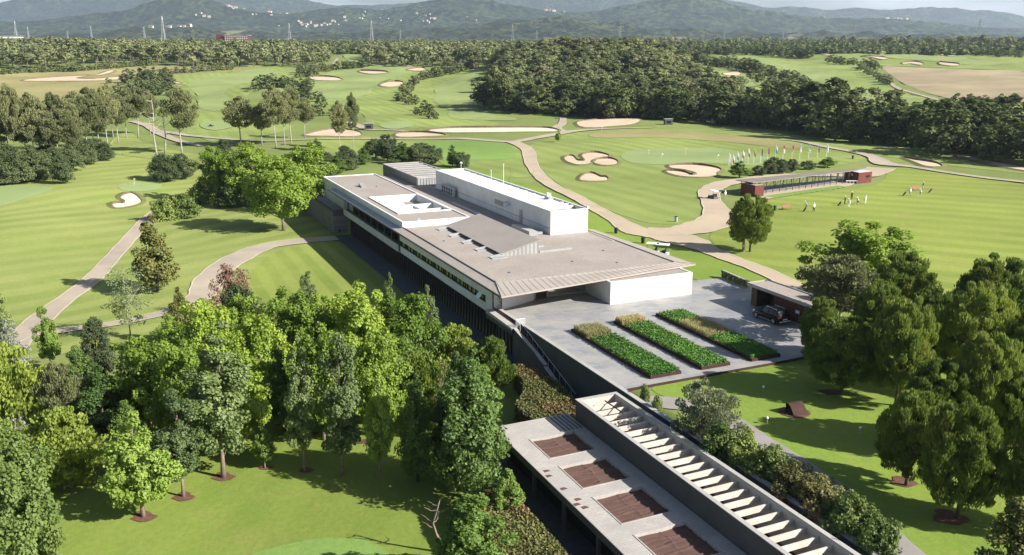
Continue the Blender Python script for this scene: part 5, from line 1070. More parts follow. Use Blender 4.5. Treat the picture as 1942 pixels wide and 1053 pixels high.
wood([(-60, 138), (0, 134), (120, 131), (250, 121), (330, 127), (420, 131), (500, 127), (560, 127), (560, 102), (300, 101), (-60, 101)], 'pine_tree', 11., 13.5, 'pines of the far left wood', .40, .35)
wood([(555, 130), (630, 128), (620, 112), (640, 106), (560, 106)], 'pine_tree', 11, 12., 'pines of the far left wood', .36); wood([(690, 122), (720, 128), (850, 128), (930, 132), (980, 140), (1000, 104), (800, 101), (700, 103)], 'pine_tree', 11., 13, 'pines of the far centre wood', .42, .35)
wood([(1230, 90), (1500, 89), (1942, 94), (2000, 88), (1200, 87)], 'pine_tree', 26, 13, 'thin pines on the skyline', .4, .4)
CAP = 290
def woodland(name, items, kind, lab):
    cs = []
    for v in range(3):
        H, Rr, cb, pf, nc, m, rc, s, u_, tall, sh, tr, lm, bm_, nv = KIND[kind]; (V, F), _c = crown(v + 5, H, Rr, cb, pf, 18, 14, rc * 1.3, 1.25 if kind == 'oak_tree' else 1.0, u_, 1., sh); t_ = np.array([(-.2, 0, -1), (.2, 0, -1), (.12, 0, H * .7), (-.12, 0, H * .7)]); cs.append((V, t_, Rr))
    VL, VT = [], []
    for i, (p, h, rad, g) in enumerate(items):
        V, t_, Rr = cs[i % 3]; a = rt.uniform(0, 6.28); c_, s_ = math.cos(a), math.sin(a); A = np.array([[c_, -s_, 0], [s_, c_, 0], [0, 0, 1]]); S = np.array([rad / Rr, rad / Rr, h / 10]); VL.append((V * S) @ A.T + p); VT.append((t_ * np.array([rad / Rr, 1, h / 10])) + p)
    V = np.concatenate(VL + VT); F = np.arange(len(V)).reshape(-1, 4); nl = sum(map(len, VL)) // 4
    me = mkmesh(name, V, F, ['l_oak_far' if kind == 'oak_tree' else 'l_pine_far', 'bark'], [0] * nl + [1] * (len(F) - nl)); o = link(name, me); tag(o, lab, 'woodland', kind='stuff')
nfar = {}
for kind in FAR:
    L_ = sorted(FAR[kind], key=lambda a: float(np.hypot(*a[0][:2])) / a[1]); near_n = sum(1 for o in C.objects if o.name.startswith(kind)); cap = CAP - near_n
    for p, h, rad, g in L_[:cap]: tree_at(kind, p, h, rad, ('rounded dark ' if kind == 'oak_tree' else 'olive green ') + ('oak' if kind == 'oak_tree' else 'pine') + ', one of the ' + g, g, far=True)
    woodland('oak_woodland' if kind == 'oak_tree' else 'pine_woodland', L_[cap:], kind, 'farther ' + ('round oaks' if kind == 'oak_tree' else 'pines') + ' beyond the fairways reading as one wood'); nfar[kind] = len(L_)
print('FAR', nfar)
# the plain beyond: low woods up to the foot of the hills
it = []
r = np.random.default_rng(77)
for _ in range(15000):
    az = r.uniform(-.62, .62); d = 1060 + 2100 * r.uniform(0, 1) ** 1.3; x, y = d * math.sin(az), d * math.cos(az)
    if math.sin(x * .004 + 1) * math.sin(y * .006 + 2) + .4 * math.sin(x * .017) > .62 and d > 1150: continue
    if d < 1500 and az > .2 and r.uniform() < .5: continue
    h = 9 * r.uniform(.7, 1.3); it.append((np.array([x, y, gz(x, y)]), h, h * .62, ''))
def mass(name, items):
    (V, F), _c = crown(2, 10, 4.6, .05, P_dome, 12, 4, 2.2, 3.0, .6, 1., .5); VL = []
    for p, h, rad, g in items: a = rt.uniform(0, 6.28); c_, s_ = math.cos(a), math.sin(a); A = np.array([[c_, -s_, 0], [s_, c_, 0], [0, 0, 1]]); VL.append((V * np.array([rad / 4.6, rad / 4.6, h / 10])) @ A.T + p)
    V = np.concatenate(VL); me = mkmesh(name, V, np.arange(len(V)).reshape(-1, 4), ['l_oak_far']); tag(link(name, me), 'hazy low woods on the plain before the hills', 'woodland', kind='stuff')
mass('plain_woodland', it)
# ---------------------------------------------------------------- far things: houses, pylons, big red building
def hut(u, v, w, d, h, m, label, name, cat, rz=0., roof='flat', z=None, base=None, roofm='concrete_light', win=0):
    p = G(u, v) if base is None else base; e = empty(name, tuple(p), label, cat); e.rotation_euler = (0, 0, 0); c, s = math.cos(rz), math.sin(rz)
    def pt(x, y, z_): return (p[0] + x * c - y * s, p[1] + x * s + y * c, p[2] + z_)
    q = [(-w / 2, -d / 2), (w / 2, -d / 2), (w / 2, d / 2), (-w / 2, d / 2)]; b = MB(); b.hexa([pt(*a, -h * .15 - .2) for a in q], [pt(*a, h) for a in q]); part(b, 'wall', m, e)
    b = MB(); k = 1.12; q2 = [(a * k, b_ * k) for a, b_ in q]
    if roof == 'flat': b.hexa([pt(*a, h + .003) for a in q2], [pt(*a, h + max(.12, h * .05)) for a in q2])
    else:
        r0, r1 = (-w / 2 * k, 0), (w / 2 * k, 0); A = [pt(*a, h + .003) for a in q2]; t0, t1 = pt(*r0, h * 1.35), pt(*r1, h * 1.35)
        for f in ([A[0], A[1], t1, t0], [A[2], A[3], t0, t1], [A[1], A[2], t1], [A[3], A[0], t0], A[::-1]): b.poly(f)
    part(b, 'roof', roofm, e)
    for k in range(win):
        b = MB(); x = -w / 2 + (k + .5) * w / win; ww = w / win * .28
        b.hexa([pt(x - ww, -d / 2 - .06, h * .3), pt(x + ww, -d / 2 - .06, h * .3), pt(x + ww, -d / 2, h * .3), pt(x - ww, -d / 2, h * .3)], [pt(x - ww, -d / 2 - .06, h * .72), pt(x + ww, -d / 2 - .06, h * .72), pt(x + ww, -d / 2, h * .72), pt(x - ww, -d / 2, h * .72)]); part(b, 'window', 'glass_dark', e)
    return e, pt
noisy('terracotta', (.36, .17, .11), (.28, .13, .09), .3); noisy('house_wall', (.62, .58, .52), (.5, .45, .4), .02)
# houses scattered on the slopes
hw = MB(); hw.cube(-6, 6, -5, 5, -3, 6.2); hme = None
rh = random.Random(5)
def house_proto():
    b = MB(); b.cube(-6, 6, -5, 5, -4, 6); A = [(-6.6, -5.6, 6.01), (6.6, -5.6, 6.01), (6.6, 5.6, 6.01), (-6.6, 5.6, 6.01)]; t0, t1 = (-6.6, 0, 8.4), (6.6, 0, 8.4)
    for f in ([A[0], A[1], t1, t0], [A[2], A[3], t0, t1], [A[1], A[2], t1], [A[3], A[0], t0], A[::-1]): b.poly(f, 1)
    for x in (-4, -1.3, 1.3, 4): b.cube(x - .6, x + .6, -5.08, -5.0, 1.2, 3.2, 2)
    return mkmesh('house', b.v, b.f, ['house_wall', 'terracotta', 'glass_dark'], b.m)
HP = house_proto()
clusters = [(HILLC, 592, 47, 26, 2.6, 26, 'village houses on the slope left of centre'), (HILLC, 570, 49, 40, 2.5, 12, 'village houses on the slope left of centre'), (HILLB, 440, 15, 18, 5, 10, 'houses high on the left slope'), (HILLB, 480, 24, 60, 8, 16, 'houses high on the left slope'), (HILLC, 660, 40, 30, 6, 9, 'houses on the middle slope'), (HILLC, 690, 30, 30, 8, 10, 'houses on the middle slope'),
            (HILLC, 830, 34, 40, 8, 16, 'houses on the wooded middle hill'), (HILLC, 790, 42, 40, 3, 8, 'houses on the wooded middle hill'), (HILLB, 1052, 20, 22, 4, 9, 'houses below the right hand summit'), (HILLC, 330, 52, 40, 3, 8, 'houses at the foot of the left hills'), (HILLC, 400, 33, 30, 3, 5, 'houses at the foot of the left hills'), (HILLB, 1710, 29, 40, 3, 8, 'houses along the right hand ridge'), (HILLB, 1610, 24, 50, 2, 6, 'houses along the right hand ridge'), (HILLC, 900, 46, 20, 5, 4, 'houses on the middle slope'), (HILLB, 320, 12, 10, 5, 4, 'houses high on the left slope')]
for Hh, cu, cv, su, sv, n, g in clusters:
    for _ in range(int(n * 1.25)):
        uu_, vv_ = rh.gauss(cu, su * .7), rh.gauss(cv, sv * .7); p = hillhit(HILLC, uu_, vv_); ry = CY - F_PX * (p[1] * _ST + (p[2] - CAMZ) * _CT) / (p[1] * _CT - (p[2] - CAMZ) * _ST)
        if abs(ry - vv_) > 1.5 or Hh is HILLB: p = hillhit(HILLB, uu_, vv_)
        o = link('house', HP); o.location = (p[0] + rh.uniform(-8, 8), p[1] + rh.uniform(-8, 8), p[2] + 3); o.rotation_euler = (0, 0, rh.uniform(-.6, .6)); s_ = rh.uniform(.5, 1.15); o.scale = (s_ * 1.2, s_, s_); tag(o, 'tiny pale house, one of the ' + g, 'house', g)
p = G(452, 98); p = np.array([math.tan(math.atan((452 - CX) / 1705.)) * 1700, 1700., 0]); p[2] = gz(p[0], p[1]) + 2
e, pt = hut(0, 0, 44, 16, 15, 'redpaint', 'long red multi storey building rising above the far left woods', 'apartment_block', 'building', 0, 'flat', base=p)
for fl in range(4):
    for k in range(11):
        x = -20 + k * 4; b = MB(); b.hexa([pt(x - 1.1, -8.15, 2 + fl * 3.3), pt(x + 1.1, -8.15, 2 + fl * 3.3), pt(x + 1.1, -8.01, 2 + fl * 3.3), pt(x - 1.1, -8.01, 2 + fl * 3.3)], [pt(x - 1.1, -8.15, 4 + fl * 3.3), pt(x + 1.1, -8.15, 4 + fl * 3.3), pt(x + 1.1, -8.01, 4 + fl * 3.3), pt(x - 1.1, -8.01, 4 + fl * 3.3)]); part(b, 'window', 'house_wall', e)
b = MB(); b.hexa([pt(-38, -6, -3), pt(-22.1, -6, -3), pt(-22.1, 6, -3), pt(-38, 6, -3)], [pt(-38, -6, 17), pt(-22.1, -6, 17), pt(-22.1, 6, 17), pt(-38, 6, 17)]); part(b, 'side_wing', 'redpaint', e)
def farpt(u, d, dz=0): x = (u - CX) / 1705. * d; return np.array([x, d, gz(x, d) + dz])
hut(0, 0, 60, 24, 9, 'plaster', 'long white industrial shed at the far left edge', 'industrial_shed', 'building', .1, 'flat', base=farpt(18, 2100, 4)); hut(0, 0, 34, 18, 7, 'plaster', 'smaller white shed right of the long white one', 'industrial_shed', 'building', .1, 'flat', base=farpt(44, 2150, 2))
# pylons
def pylon():
    b = MB(); H_ = 46.; L = [(0, 3.6), (14, 2.4), (28, 1.3), (40, .8), (46, .15)]
    for sx, sy in ((1, 1), (1, -1), (-1, 1), (-1, -1)): b.tube([(sx * w, sy * w, z) for z, w in L], .28, 4)
    for (z0, w0), (z1, w1) in zip(L[:-1], L[1:]):
        for n_ in range(2):
            za = z0 + (z1 - z0) * n_ / 2; zb = z0 + (z1 - z0) * (n_ + 1) / 2; wa = w0 + (w1 - w0) * n_ / 2; wb = w0 + (w1 - w0) * (n_ + 1) / 2
            for s_ in (1, -1): b.tube([(-wa, s_ * wa, za), (wb, s_ * wb, zb)], .16, 3).tube([(wa, s_ * wa, za), (-wb, s_ * wb, zb)], .16, 3)
    me1 = mkmesh('lattice', b.v, b.f, ['grey_metal']); c_ = MB()
    for z, w in ((30, 7), (35, 8.5), (40, 6.)): c_.tube([(-w, 0, z), (0, 0, z + 1.2), (w, 0, z)], .22, 4).tube([(-w, 0, z), (w, 0, z)], .22, 4)
    return me1, mkmesh('cross_arms', c_.v, c_.f, ['grey_metal'])
m1, m2 = pylon()
for u, d, k, lab in ((35, 2100, 1., 'lattice pylon at the far left before the white shed'), (313, 1500, 1.05, 'tallest lattice pylon standing in the left woods'), (58, 3000, 1, 'faint pylon right of the far left one'), (177, 2500, .9, 'faint pylon left of the tallest one'), (132, 3000, .8, 'faint low pylon on the left plain'), (277, 2600, .9, 'small pylon just left of the tallest one'), (551, 2400, 1.1, 'thin pylon left of centre on the plain'), (706, 1700, 1, 'pylon above the middle woods'), (760, 2600, .8, 'small pylon right of the middle woods'), (972, 2300, 1.05, 'pylon over the left flank of the hill wood'), (1175, 2100, .9, 'pylon over the hill wood top'), (1372, 2100, .8, 'small pylon before the right hills'), (1616, 2000, 1, 'pylon above the far bunkers'), (1852, 1900, 1.05, 'pylon standing out at the far right'), (1483, 2500, .8, 'faint low pylon before the right hills'), (1018, 2700, .8, 'faint pylon right of centre')):
    e = empty('electricity_pylon', tuple(farpt(u, d)), lab, 'pylon', 'pylons crossing the plain'); e.scale = (k, k, k); link('lattice', m1, e); link('cross_arms', m2, e)

# ---------------------------------------------------------------- course furniture
hut(700, 246, 3.4, 2.6, 2.5, 'zinc_dark', 'small black hut with flat roof right of the clump of tall pines', 'starter_hut', 'hut', .1, win=1); hut(1267, 237, 3.2, 2.4, 2.4, 'zinc_dark', 'small dark hut at the edge of the dark wood', 'starter_hut', 'hut', .1, win=1)
# driving range shelter
def PZ(u, v, z): return tuple(P(u, v, z))
GZ = -.2
A, B, Cc, D = PZ(1395, 341, 2.7), PZ(1645, 318, 2.7), PZ(1612, 324.5, 2.75), PZ(1428, 346.5, 2.75)
e = empty('range_shelter', tuple((np.array(A) + np.array(B)) / 2 - np.array([0, 0, 2.9])), 'long open shelter with thin grey roof and dark posts beside the driving range', 'shelter')
b = MB(); lo_ = lambda p, t: (p[0], p[1], p[2] - t); b.hexa([lo_(x, .16) for x in (A, B, Cc, D)], [A, B, Cc, D]); part(b, 'roof', 'roof_brown', e)
A_, B_, C_, D_ = map(np.array, (A, B, Cc, D)); nb = 16
for k in range(nb):
    t = (k + .4) / nb; f = D_ * (1 - t) + C_ * t; g_ = A_ * (1 - t) + B_ * t
    b = MB(); 
    for q in (f * .85 + g_ * .15, g_ * .85 + f * .15): q2 = q.copy(); q2[0] += .9; b.tube([(q[0], q[1], GZ - .1), (q[0] + .05, q[1], 2.6)], .09, 5)
    b.tube([(f[0] * .85 + g_[0] * .15, f[1] * .85 + g_[1] * .15, .9), (f[0] + .9, f[1], 2.58)], .05, 4); part(b, 'post_frame', 'zinc_dark', e)
pad = [P(u, v, 0)[:2] for u, v in ((1398, 362), (1640, 338), (1612, 352), (1452, 377))]; sheet('range_pad', pad, 'path_pink', 2, curve=False, world=True)
pad = [P(u, v, 0)[:2] for u, v in ((1400, 358), (1600, 337), (1600, 344), (1440, 366))]; sheet('range_pad', pad, 'path_grey', 3, curve=False, world=True)
for k in range(14):
    t = (k + .5) / 14; u = 1460 + t * 140; v = 372.5 - t * 20; c_ = P(u, v, 0); b = MB(); w_ = 1.5; ax = np.array([.74, .67]); ay = np.array([-ax[1], ax[0]]); q = [c_[:2] + ax * a * .85 + ay * b_ * 1.3 for a, b_ in ((-1, -1), (1, -1), (1, 1), (-1, 1))]
    b.hexa([(x[0], x[1], GZ + .1) for x in q], [(x[0], x[1], GZ + .14) for x in q]); o = b.build('practice_mat', 'tee_grass'); off = Vector((c_[0], c_[1], GZ)); o.data.transform(Matrix.Translation(-off)); o.location = off; tag(o, 'practice mat number %s from the left on the strip before the shelter' % ['one', 'two', 'three', 'four', 'five', 'six', 'seven', 'eight', 'nine', 'ten', 'eleven', 'twelve', 'thirteen', 'fourteen'][k], 'mat', 'practice mats in a row')
def redbox(a, b0, c, h, label, win=False):
    a, b0, c = map(np.array, (P(*a, GZ), P(*b0, GZ), P(*c, GZ))); d = a + (c - b0); e = empty('ball_store', tuple(b0), label, 'storage box'); m = MB(); m.hexa([tuple(x) for x in (a, b0, c, d)], [(x[0], x[1], x[2] + h) for x in (a, b0, c, d)]); part(m, 'wall', 'redpaint', e)
    m = MB(); cen = (a + c) / 2; q = [cen + (x - cen) * .94 for x in (a, b0, c, d)]; m.hexa([(x[0], x[1], x[2] + h + .002) for x in q], [(x[0], x[1], x[2] + h + .06) for x in q]); part(m, 'roof', 'plaster_grey' if win else 'zinc_tan', e)
    if win:
        n_ = np.cross(c - b0, [0, 0, 1]); n_ = n_ / np.linalg.norm(n_) * .03; p1 = b0 + (c - b0) * .55; p2 = b0 + (c - b0) * .85; m = MB(); m.hexa([tuple(p1 + [0, 0, 1.3] + n_), tuple(p2 + [0, 0, 1.3] + n_), tuple(p2 + [0, 0, 1.3]), tuple(p1 + [0, 0, 1.3])], [tuple(p1 + [0, 0, 1.8] + n_), tuple(p2 + [0, 0, 1.8] + n_), tuple(p2 + [0, 0, 1.8]), tuple(p1 + [0, 0, 1.8])]); part(m, 'window', 'glass_dark', e)
        n2 = np.cross(b0 - a, [0, 0, 1]); n2 = n2 / np.linalg.norm(n2) * .04; cc = a + (b0 - a) * .55 + [0, 0, 1.9]; m = MB(); m.tube([tuple(cc), tuple(cc + n2)], .28, 12); part(m, 'round_sign', 'white_metal', e)
redbox((1404, 369), (1431, 374), (1448, 372.5), 2.45, 'dark red box at the near end of the open shelter'); redbox((1600, 343.5), (1627, 349), (1652, 346), 2.6, 'dark red box with small window at the far end of the shelter', True)
p = G(1615, 349); e = empty('equipment_rack', tuple(p), 'small white metal rack before the far red box', 'rack'); b = MB(); b.cube(p[0] - 1.3, p[0] + 1.3, p[1] - .3, p[1] - .22, p[2] + .7, p[2] + .8); b.cube(p[0] - 1.3, p[0] + 1.3, p[1] + .22, p[1] + .3, p[2] + .7, p[2] + .8); part(b, 'shelf', 'white_metal', e)
b = MB()
for x in (-1.2, -.4, .4, 1.2):
    for y in (-.26, .26): b.tube([(p[0] + x, p[1] + y, p[2]), (p[0] + x, p[1] + y, p[2] + .72)], .03, 4)
part(b, 'frame', 'white_metal', e)
# national flags on poles
FX = [(1382, 290, 'w', 'w'), (1389, 293, 'w', 'r'), (1397, 287, 'w', 'b'), (1407, 284, 'w', 'r'), (1418, 281, 'w', 'r'), (1429, 281, 'y', 'r'), (1442, 279, 'r', 'b'), (1455, 277, 'r', 'r'), (1470, 275, 'w', 'b'), (1484, 273, 'r', 'w'), (1501, 273, 'r', 'y'), (1516, 272, 's', 'w'), (1533, 272, 's', 'w'), (1550, 273, 'b', 'r'), (1567, 272, 'w', 'w')]
CN = {'w': ('cloth_white', 'white'), 'r': ('flag_red', 'red'), 'y': ('flag_yellow', 'yellow'), 'b': ('flag_blue', 'blue'), 's': ('flag_sky', 'pale blue')}
ORD2 = ['first', 'second', 'third', 'fourth', 'fifth', 'sixth', 'seventh', 'eighth', 'ninth', 'tenth', 'eleventh', 'twelfth', 'thirteenth', 'fourteenth', 'last']
for i, (u, vt, a, c) in enumerate(FX):
    v = 315 - (u - 1380) * .09; p = G(u, v); h = height_for(p, vt); e = empty('flagpole', tuple(p), '%s flagpole from the left, %s cloth hanging limp' % (ORD2[i], CN[a][1] if a == c else CN[a][1] + ' and ' + CN[c][1]), 'flagpole', 'flagpoles beside the practice green')
    b = MB(); b.tube([tuple(p), tuple(p + [0, 0, h])], [.06, .035], 6); part(b, 'pole', 'white_metal', e)
    for k, cc in enumerate((a, c)):
        b = MB(); n_ = 7; z1 = h - .15 - k * .95; pts = [(.04 + j * .07, .07 * math.sin(j * 1.9 + i + k * .0), 0) for j in range(n_)]
        for j in range(n_ - 1):
            x0, y0, _ = pts[j]; x1, y1, _ = pts[j + 1]; dz0 = j * .12; dz1 = (j + 1) * .12; o_ = p
            b.poly([(o_[0] + x0, o_[1] + y0, o_[2] + z1 - dz0), (o_[0] + x1, o_[1] + y1, o_[2] + z1 - dz1), (o_[0] + x1, o_[1] + y1, o_[2] + z1 - .95 - dz1), (o_[0] + x0, o_[1] + y0, o_[2] + z1 - .95 - dz0)])
        o = part(b, 'flag_cloth', CN[cc][0], e, fix=False); md = o.modifiers.new('s', 'SOLIDIFY'); md.thickness = .03
for u, v, vt, c, lab in ((1230, 293, 284, 'flag_yellow', 'short practice green flag, yellow, leftmost on the large green'), (1255, 301, 291, 'cloth_white', 'short practice green flag, white, below the yellow one'), (1300, 296, 280, 'flag_yellow', 'thin practice green flagstick in the middle of the large green'), (1361, 303, 293, 'cloth_white', 'short practice flag nearest the row of flagpoles'), (255, 352, 338, 'flag_yellow', 'yellow golf flag on the small round green at the left'), (1141, 251, 239, 'cloth_white', 'white marker post beside the upper right path'), (1464, 240, 232, 'cloth_white', 'small white flag before the dark wood'), (1761, 288, 281, 'cloth_white', 'small white flag before the dark wood on the right')):
    p = G(u, v); h = height_for(p, vt); e = empty('golf_flag', tuple(p), lab, 'golf flag'); b = MB(); b.tube([tuple(p), tuple(p + [0, 0, h])], .03, 5); part(b, 'stick', 'white_metal', e); b = MB(); q = p + [0, 0, h]; b.hexa([tuple(q), tuple(q + [.4, .02, -.14]), tuple(q + [.4, .05, -.14]), tuple(q + [0, .03, 0])], [tuple(q - [0, 0, .34]), tuple(q + [.38, .02, -.4]), tuple(q + [.38, .05, -.4]), tuple(q + [0, .03, -.34])]); part(b, 'pennant', c, e)
# bins, lights, benches
def bin_(u, v, m, lab, n=1):
    p = G(u, v); e = empty('litter_bin', tuple(p), lab, 'bin')
    for k in range(n): b = MB(); x = p[0] + k * .75; b.tube([(x, p[1], p[2]), (x, p[1], p[2] + .1), (x, p[1], p[2] + .95)], [.24, .26, .32], 10); part(b, 'body', m, e); b = MB(); b.tube([(x, p[1], p[2] + .952), (x, p[1], p[2] + 1.05)], [.34, .2], 10); part(b, 'lid', 'rubber', e)
bin_(1462, 400, 'green_plastic', 'pair of dark green bins at the left end of the tee line', 2); bin_(1617, 302, 'green_plastic', 'small green bin on the grass beside the upper right path'); bin_(1168, 443, 'rubber', 'black bin on the grass tip beside the pink path'); bin_(1219, 462, 'rubber', 'black bin beside the parked white carts'); bin_(1282, 421, 'cloth_grey', 'small dark bin on the grass above the path junction')
def bench(u, v, lab, rz=.3):
    p = G(u, v); e = empty('park_bench', tuple(p), lab, 'bench', 'wooden benches on the driving range'); c, s = math.cos(rz), math.sin(rz)
    def bx(x0, x1, y0, y1, z0, z1, nm, m): b = MB(); q = [(p[0] + x * c - y * s, p[1] + x * s + y * c) for x, y in ((x0, y0), (x1, y0), (x1, y1), (x0, y1))]; b.hexa([(x, y, p[2] + z0) for x, y in q], [(x, y, p[2] + z1) for x, y in q]); part(b, nm, m, e)
    bx(-1, 1, -.3, .25, .42, .5, 'seat', 'wood_orange'); bx(-1, 1, .26, .34, .5, 1.0, 'backrest', 'wood_orange')
    for x in (-.85, .85):
        for y in (-.26, .2): bx(x - .05, x + .05, y - .05, y + .05, 0, .42, 'leg', 'wood_orange')
bench(1492, 398, 'orange wooden bench at the left end of the tee line'); bench(1737, 362, 'orange wooden bench behind the right hand golfers')
for u, v, lab in ((1454, 805, 'short white garden lamp on the sunny lawn below the rust sculpture'), (1630, 824, 'short white garden lamp near the shade of the pines'), (1447, 745, 'short garden lamp in the tree shade by the forecourt'), (655, 840, 'white garden lamp under the trees of the lower left lawn')):
    p = G(u, v); e = empty('garden_lamp', tuple(p), lab, 'lamp'); b = MB(); b.tube([tuple(p), tuple(p + [0, 0, .5])], .045, 8); part(b, 'post', 'zinc', e); b = MB(); b.tube([tuple(p + [0, 0, .5]), tuple(p + [0, 0, .6]), tuple(p + [0, 0, .7])], [.1, .13, .06], 10); part(b, 'lamp_head', 'lamp_white', e, smooth=True)
for u, v, lab in ((1508, 0, 0),):
    p = G(1508, 782); SK = .62; e = empty('steel_sculpture', tuple(p), 'folded dark rust steel sheet sculpture standing on a mulch circle', 'sculpture'); b = MB(); n_ = 14; W_ = 1.6
    prof = [(-1.15 + .0 * i, 0) for i in range(0)]
    pr = [(a * .6, c * .62) for a, c in [(-1.25, .05), (-.9, .55), (-.5, 1.05), (-.1, 1.35), (.2, 1.42), (.42, 1.3), (.5, 1.1), (.45, .75), (.4, .1)]]
    ax = Vector((.93, .37, 0)); ay = Vector((-.37, .93, 0))
    for (x0, z0), (x1, z1) in zip(pr[:-1], pr[1:]): 
        for t in (0,): b.hexa([tuple(Vector(p) + ay * x0 * 1.1 - ax * W_ / 2 + Vector((0, 0, z0))), tuple(Vector(p) + ay * x0 * 1.1 + ax * W_ / 2 * .8 + Vector((0, 0, z0))), tuple(Vector(p) + ay * x1 * 1.1 + ax * W_ / 2 * .8 + Vector((0, 0, z1))), tuple(Vector(p) + ay * x1 * 1.1 - ax * W_ / 2 + Vector((0, 0, z1)))], [tuple(Vector(p) + ay * x0 * 1.1 - ax * W_ / 2 + Vector((0, 0, z0 + .07))), tuple(Vector(p) + ay * x0 * 1.1 + ax * W_ / 2 * .8 + Vector((0, 0, z0 + .07))), tuple(Vector(p) + ay * x1 * 1.1 + ax * W_ / 2 * .8 + Vector((0, 0, z1 + .07))), tuple(Vector(p) + ay * x1 * 1.1 - ax * W_ / 2 + Vector((0, 0, z1 + .07)))])
    part(b, 'bent_sheet', 'rust_dark', e); b = MB(); b.hexa([tuple(Vector(p) + ax * a + ay * c + Vector((0, 0, -.05))) for a, c in ((-1.3, -.3), (-.4, -.5), (.1, .1), (-.8, .4))], [tuple(Vector(p) + ax * a + ay * c + Vector((0, 0, z_))) for a, c, z_ in ((-1.3, -.3, .1), (-.4, -.5, .35), (.1, .1, .6), (-.8, .4, .3))]); part(b, 'base_plate', 'rust_dark', e)
    w_ = [(p[0] - .1 + 1.35 * math.cos(a), p[1] - .1 + 1.2 * math.sin(a)) for a in np.linspace(0, 2 * math.pi, 17)[:-1]]; sheet('mulch', w_, 'mulch', 2.5, world=True, n=2)

# ---------------------------------------------------------------- people: one skinned figure each, clothes as materials by height
def person(u, v, pose, shirt, trousers, label, rz=0., cap='cloth_white', group='golfers on the driving range', h=1.76):
    p = G(u, v); s = h / 1.76; J = {}; bend = {'stand': 0., 'address': .55, 'crouch': .9}[pose]
    def lean(x, y, z): a = bend; dz = z - .95; return (x, y * 1 + math.sin(a) * max(dz, 0) - (.16 if bend else 0) * (dz > 0 and 1 or 0), .95 + (math.cos(a) * dz if dz > 0 else dz))
    hipy = -.16 if bend else 0; kn = .1 if bend else .03
    V = [((0, hipy, .95), .15), (lean(0, 0, 1.2), .14), (lean(0, 0, 1.42), .17), (lean(0, 0, 1.52), .07), (lean(0, .02, 1.66), .105), (lean(0, .02, 1.76), .07)]
    E = [(0, 1), (1, 2), (2, 3), (3, 4), (4, 5)]
    for sgn in (-1, 1):
        k = len(V); V += [((.1 * sgn, hipy, .86), .11), ((.16 * sgn, kn, .5), .075), ((.18 * sgn, 0 if not bend else -.03, .1), .05), ((.2 * sgn, .14, .04), .045)]; E += [(0, k), (k, k + 1), (k + 1, k + 2), (k + 2, k + 3)]
        k = len(V); sh = lean(.2 * sgn, 0, 1.44)
        if bend: el = (.17 * sgn, sh[1] + .1, sh[2] - .28); ha = (.03 * sgn, sh[1] + .22, sh[2] - .5)
        else: el = (.27 * sgn, sh[1] - .02, sh[2] - .3); ha = (.22 * sgn, sh[1] + .16, sh[2] - .52)
        V += [(sh, .07), (el, .05), (ha, .035), ((ha[0] * .9, ha[1] + .05, ha[2] - .08), .03)]; E += [(2, k), (k, k + 1), (k + 1, k + 2), (k + 2, k + 3)]
    me = bpy.data.meshes.new('person'); me.from_pydata([tuple(np.array(a) * s) for a, _ in V], E, []); o = bpy.data.objects.new('person_tmp', me); C.objects.link(o)
    md = o.modifiers.new('k', 'SKIN'); md.use_smooth_shade = True
    for i, (_, r_) in enumerate(V): me.skin_vertices[0].data[i].radius = (r_ * s, r_ * s); me.skin_vertices[0].data[i].use_root = (i == 0)
    o.modifiers.new('s', 'SUBSURF').levels = 1
    dg = bpy.context.evaluated_depsgraph_get(); m2_ = bpy.data.meshes.new_from_object(o.evaluated_get(dg)); m2_.name = 'person'; bpy.data.objects.remove(o)
    for m_ in (shirt, trousers, 'tan_skin', 'cloth_white'): m2_.materials.append(M[m_])
    hd = Vector(V[4][0]) * s; nk = Vector(V[3][0]) * s
    for f in m2_.polygons:
        c = f.center; k = 0
        if c.z < .07 * s: k = 3
        elif c.z < (.5 if 'white' not in trousers and pose != 'stand' else .12) * s: k = 2 if 'white' not in trousers else 1
        elif c.z < .95 * s and abs(c.x) < .3 * s and c.y < .2 * s: k = 1
        if (c - hd).length < .17 * s or (c - nk).length < .06: k = 2
        for sg in (0, 1):
            hb = Vector(V[6 + sg * 8 + 6][0]) * s; eb = Vector(V[6 + sg * 8 + 5][0]) * s
            if (c - hb).length < .19 * s: k = 2
        f.material_index = k; f.use_smooth = True
    po = link('person', m2_); po.location = tuple(p - [0, 0, .02]); po.rotation_euler = (0, 0, rz); tag(po, label, 'person', group)
    b = MB(); q = hd; b.tube([tuple(q + Vector((0, 0, .03))), tuple(q + Vector((0, 0, .1))), tuple(q + Vector((0, .0, .16)))], [.125 * s, .12 * s, .05 * s], 10); b.tube([tuple(q + Vector((0, .06, .06))), tuple(q + Vector((0, .2, .04)))], [.09, .05], 6); me = mkmesh('cap', b.v, b.f, [cap]); link('cap', me, po)
    if pose != 'stand':
        ha = Vector(V[13][0]) * s; b = MB(); b.tube([tuple(ha), (ha.x, ha.y + .35, .06)], .012, 5); b.cube(ha.x - .05, ha.x + .06, ha.y + .33, ha.y + .4, .0, .07); me = mkmesh('golf_club', b.v, b.f, ['white_metal']); g = link('golf_club', me); g.location = po.location; g.rotation_euler = po.rotation_euler; tag(g, 'golf club held by the ' + label[:48].rsplit(' ', 1)[0], 'golf club')
    return po
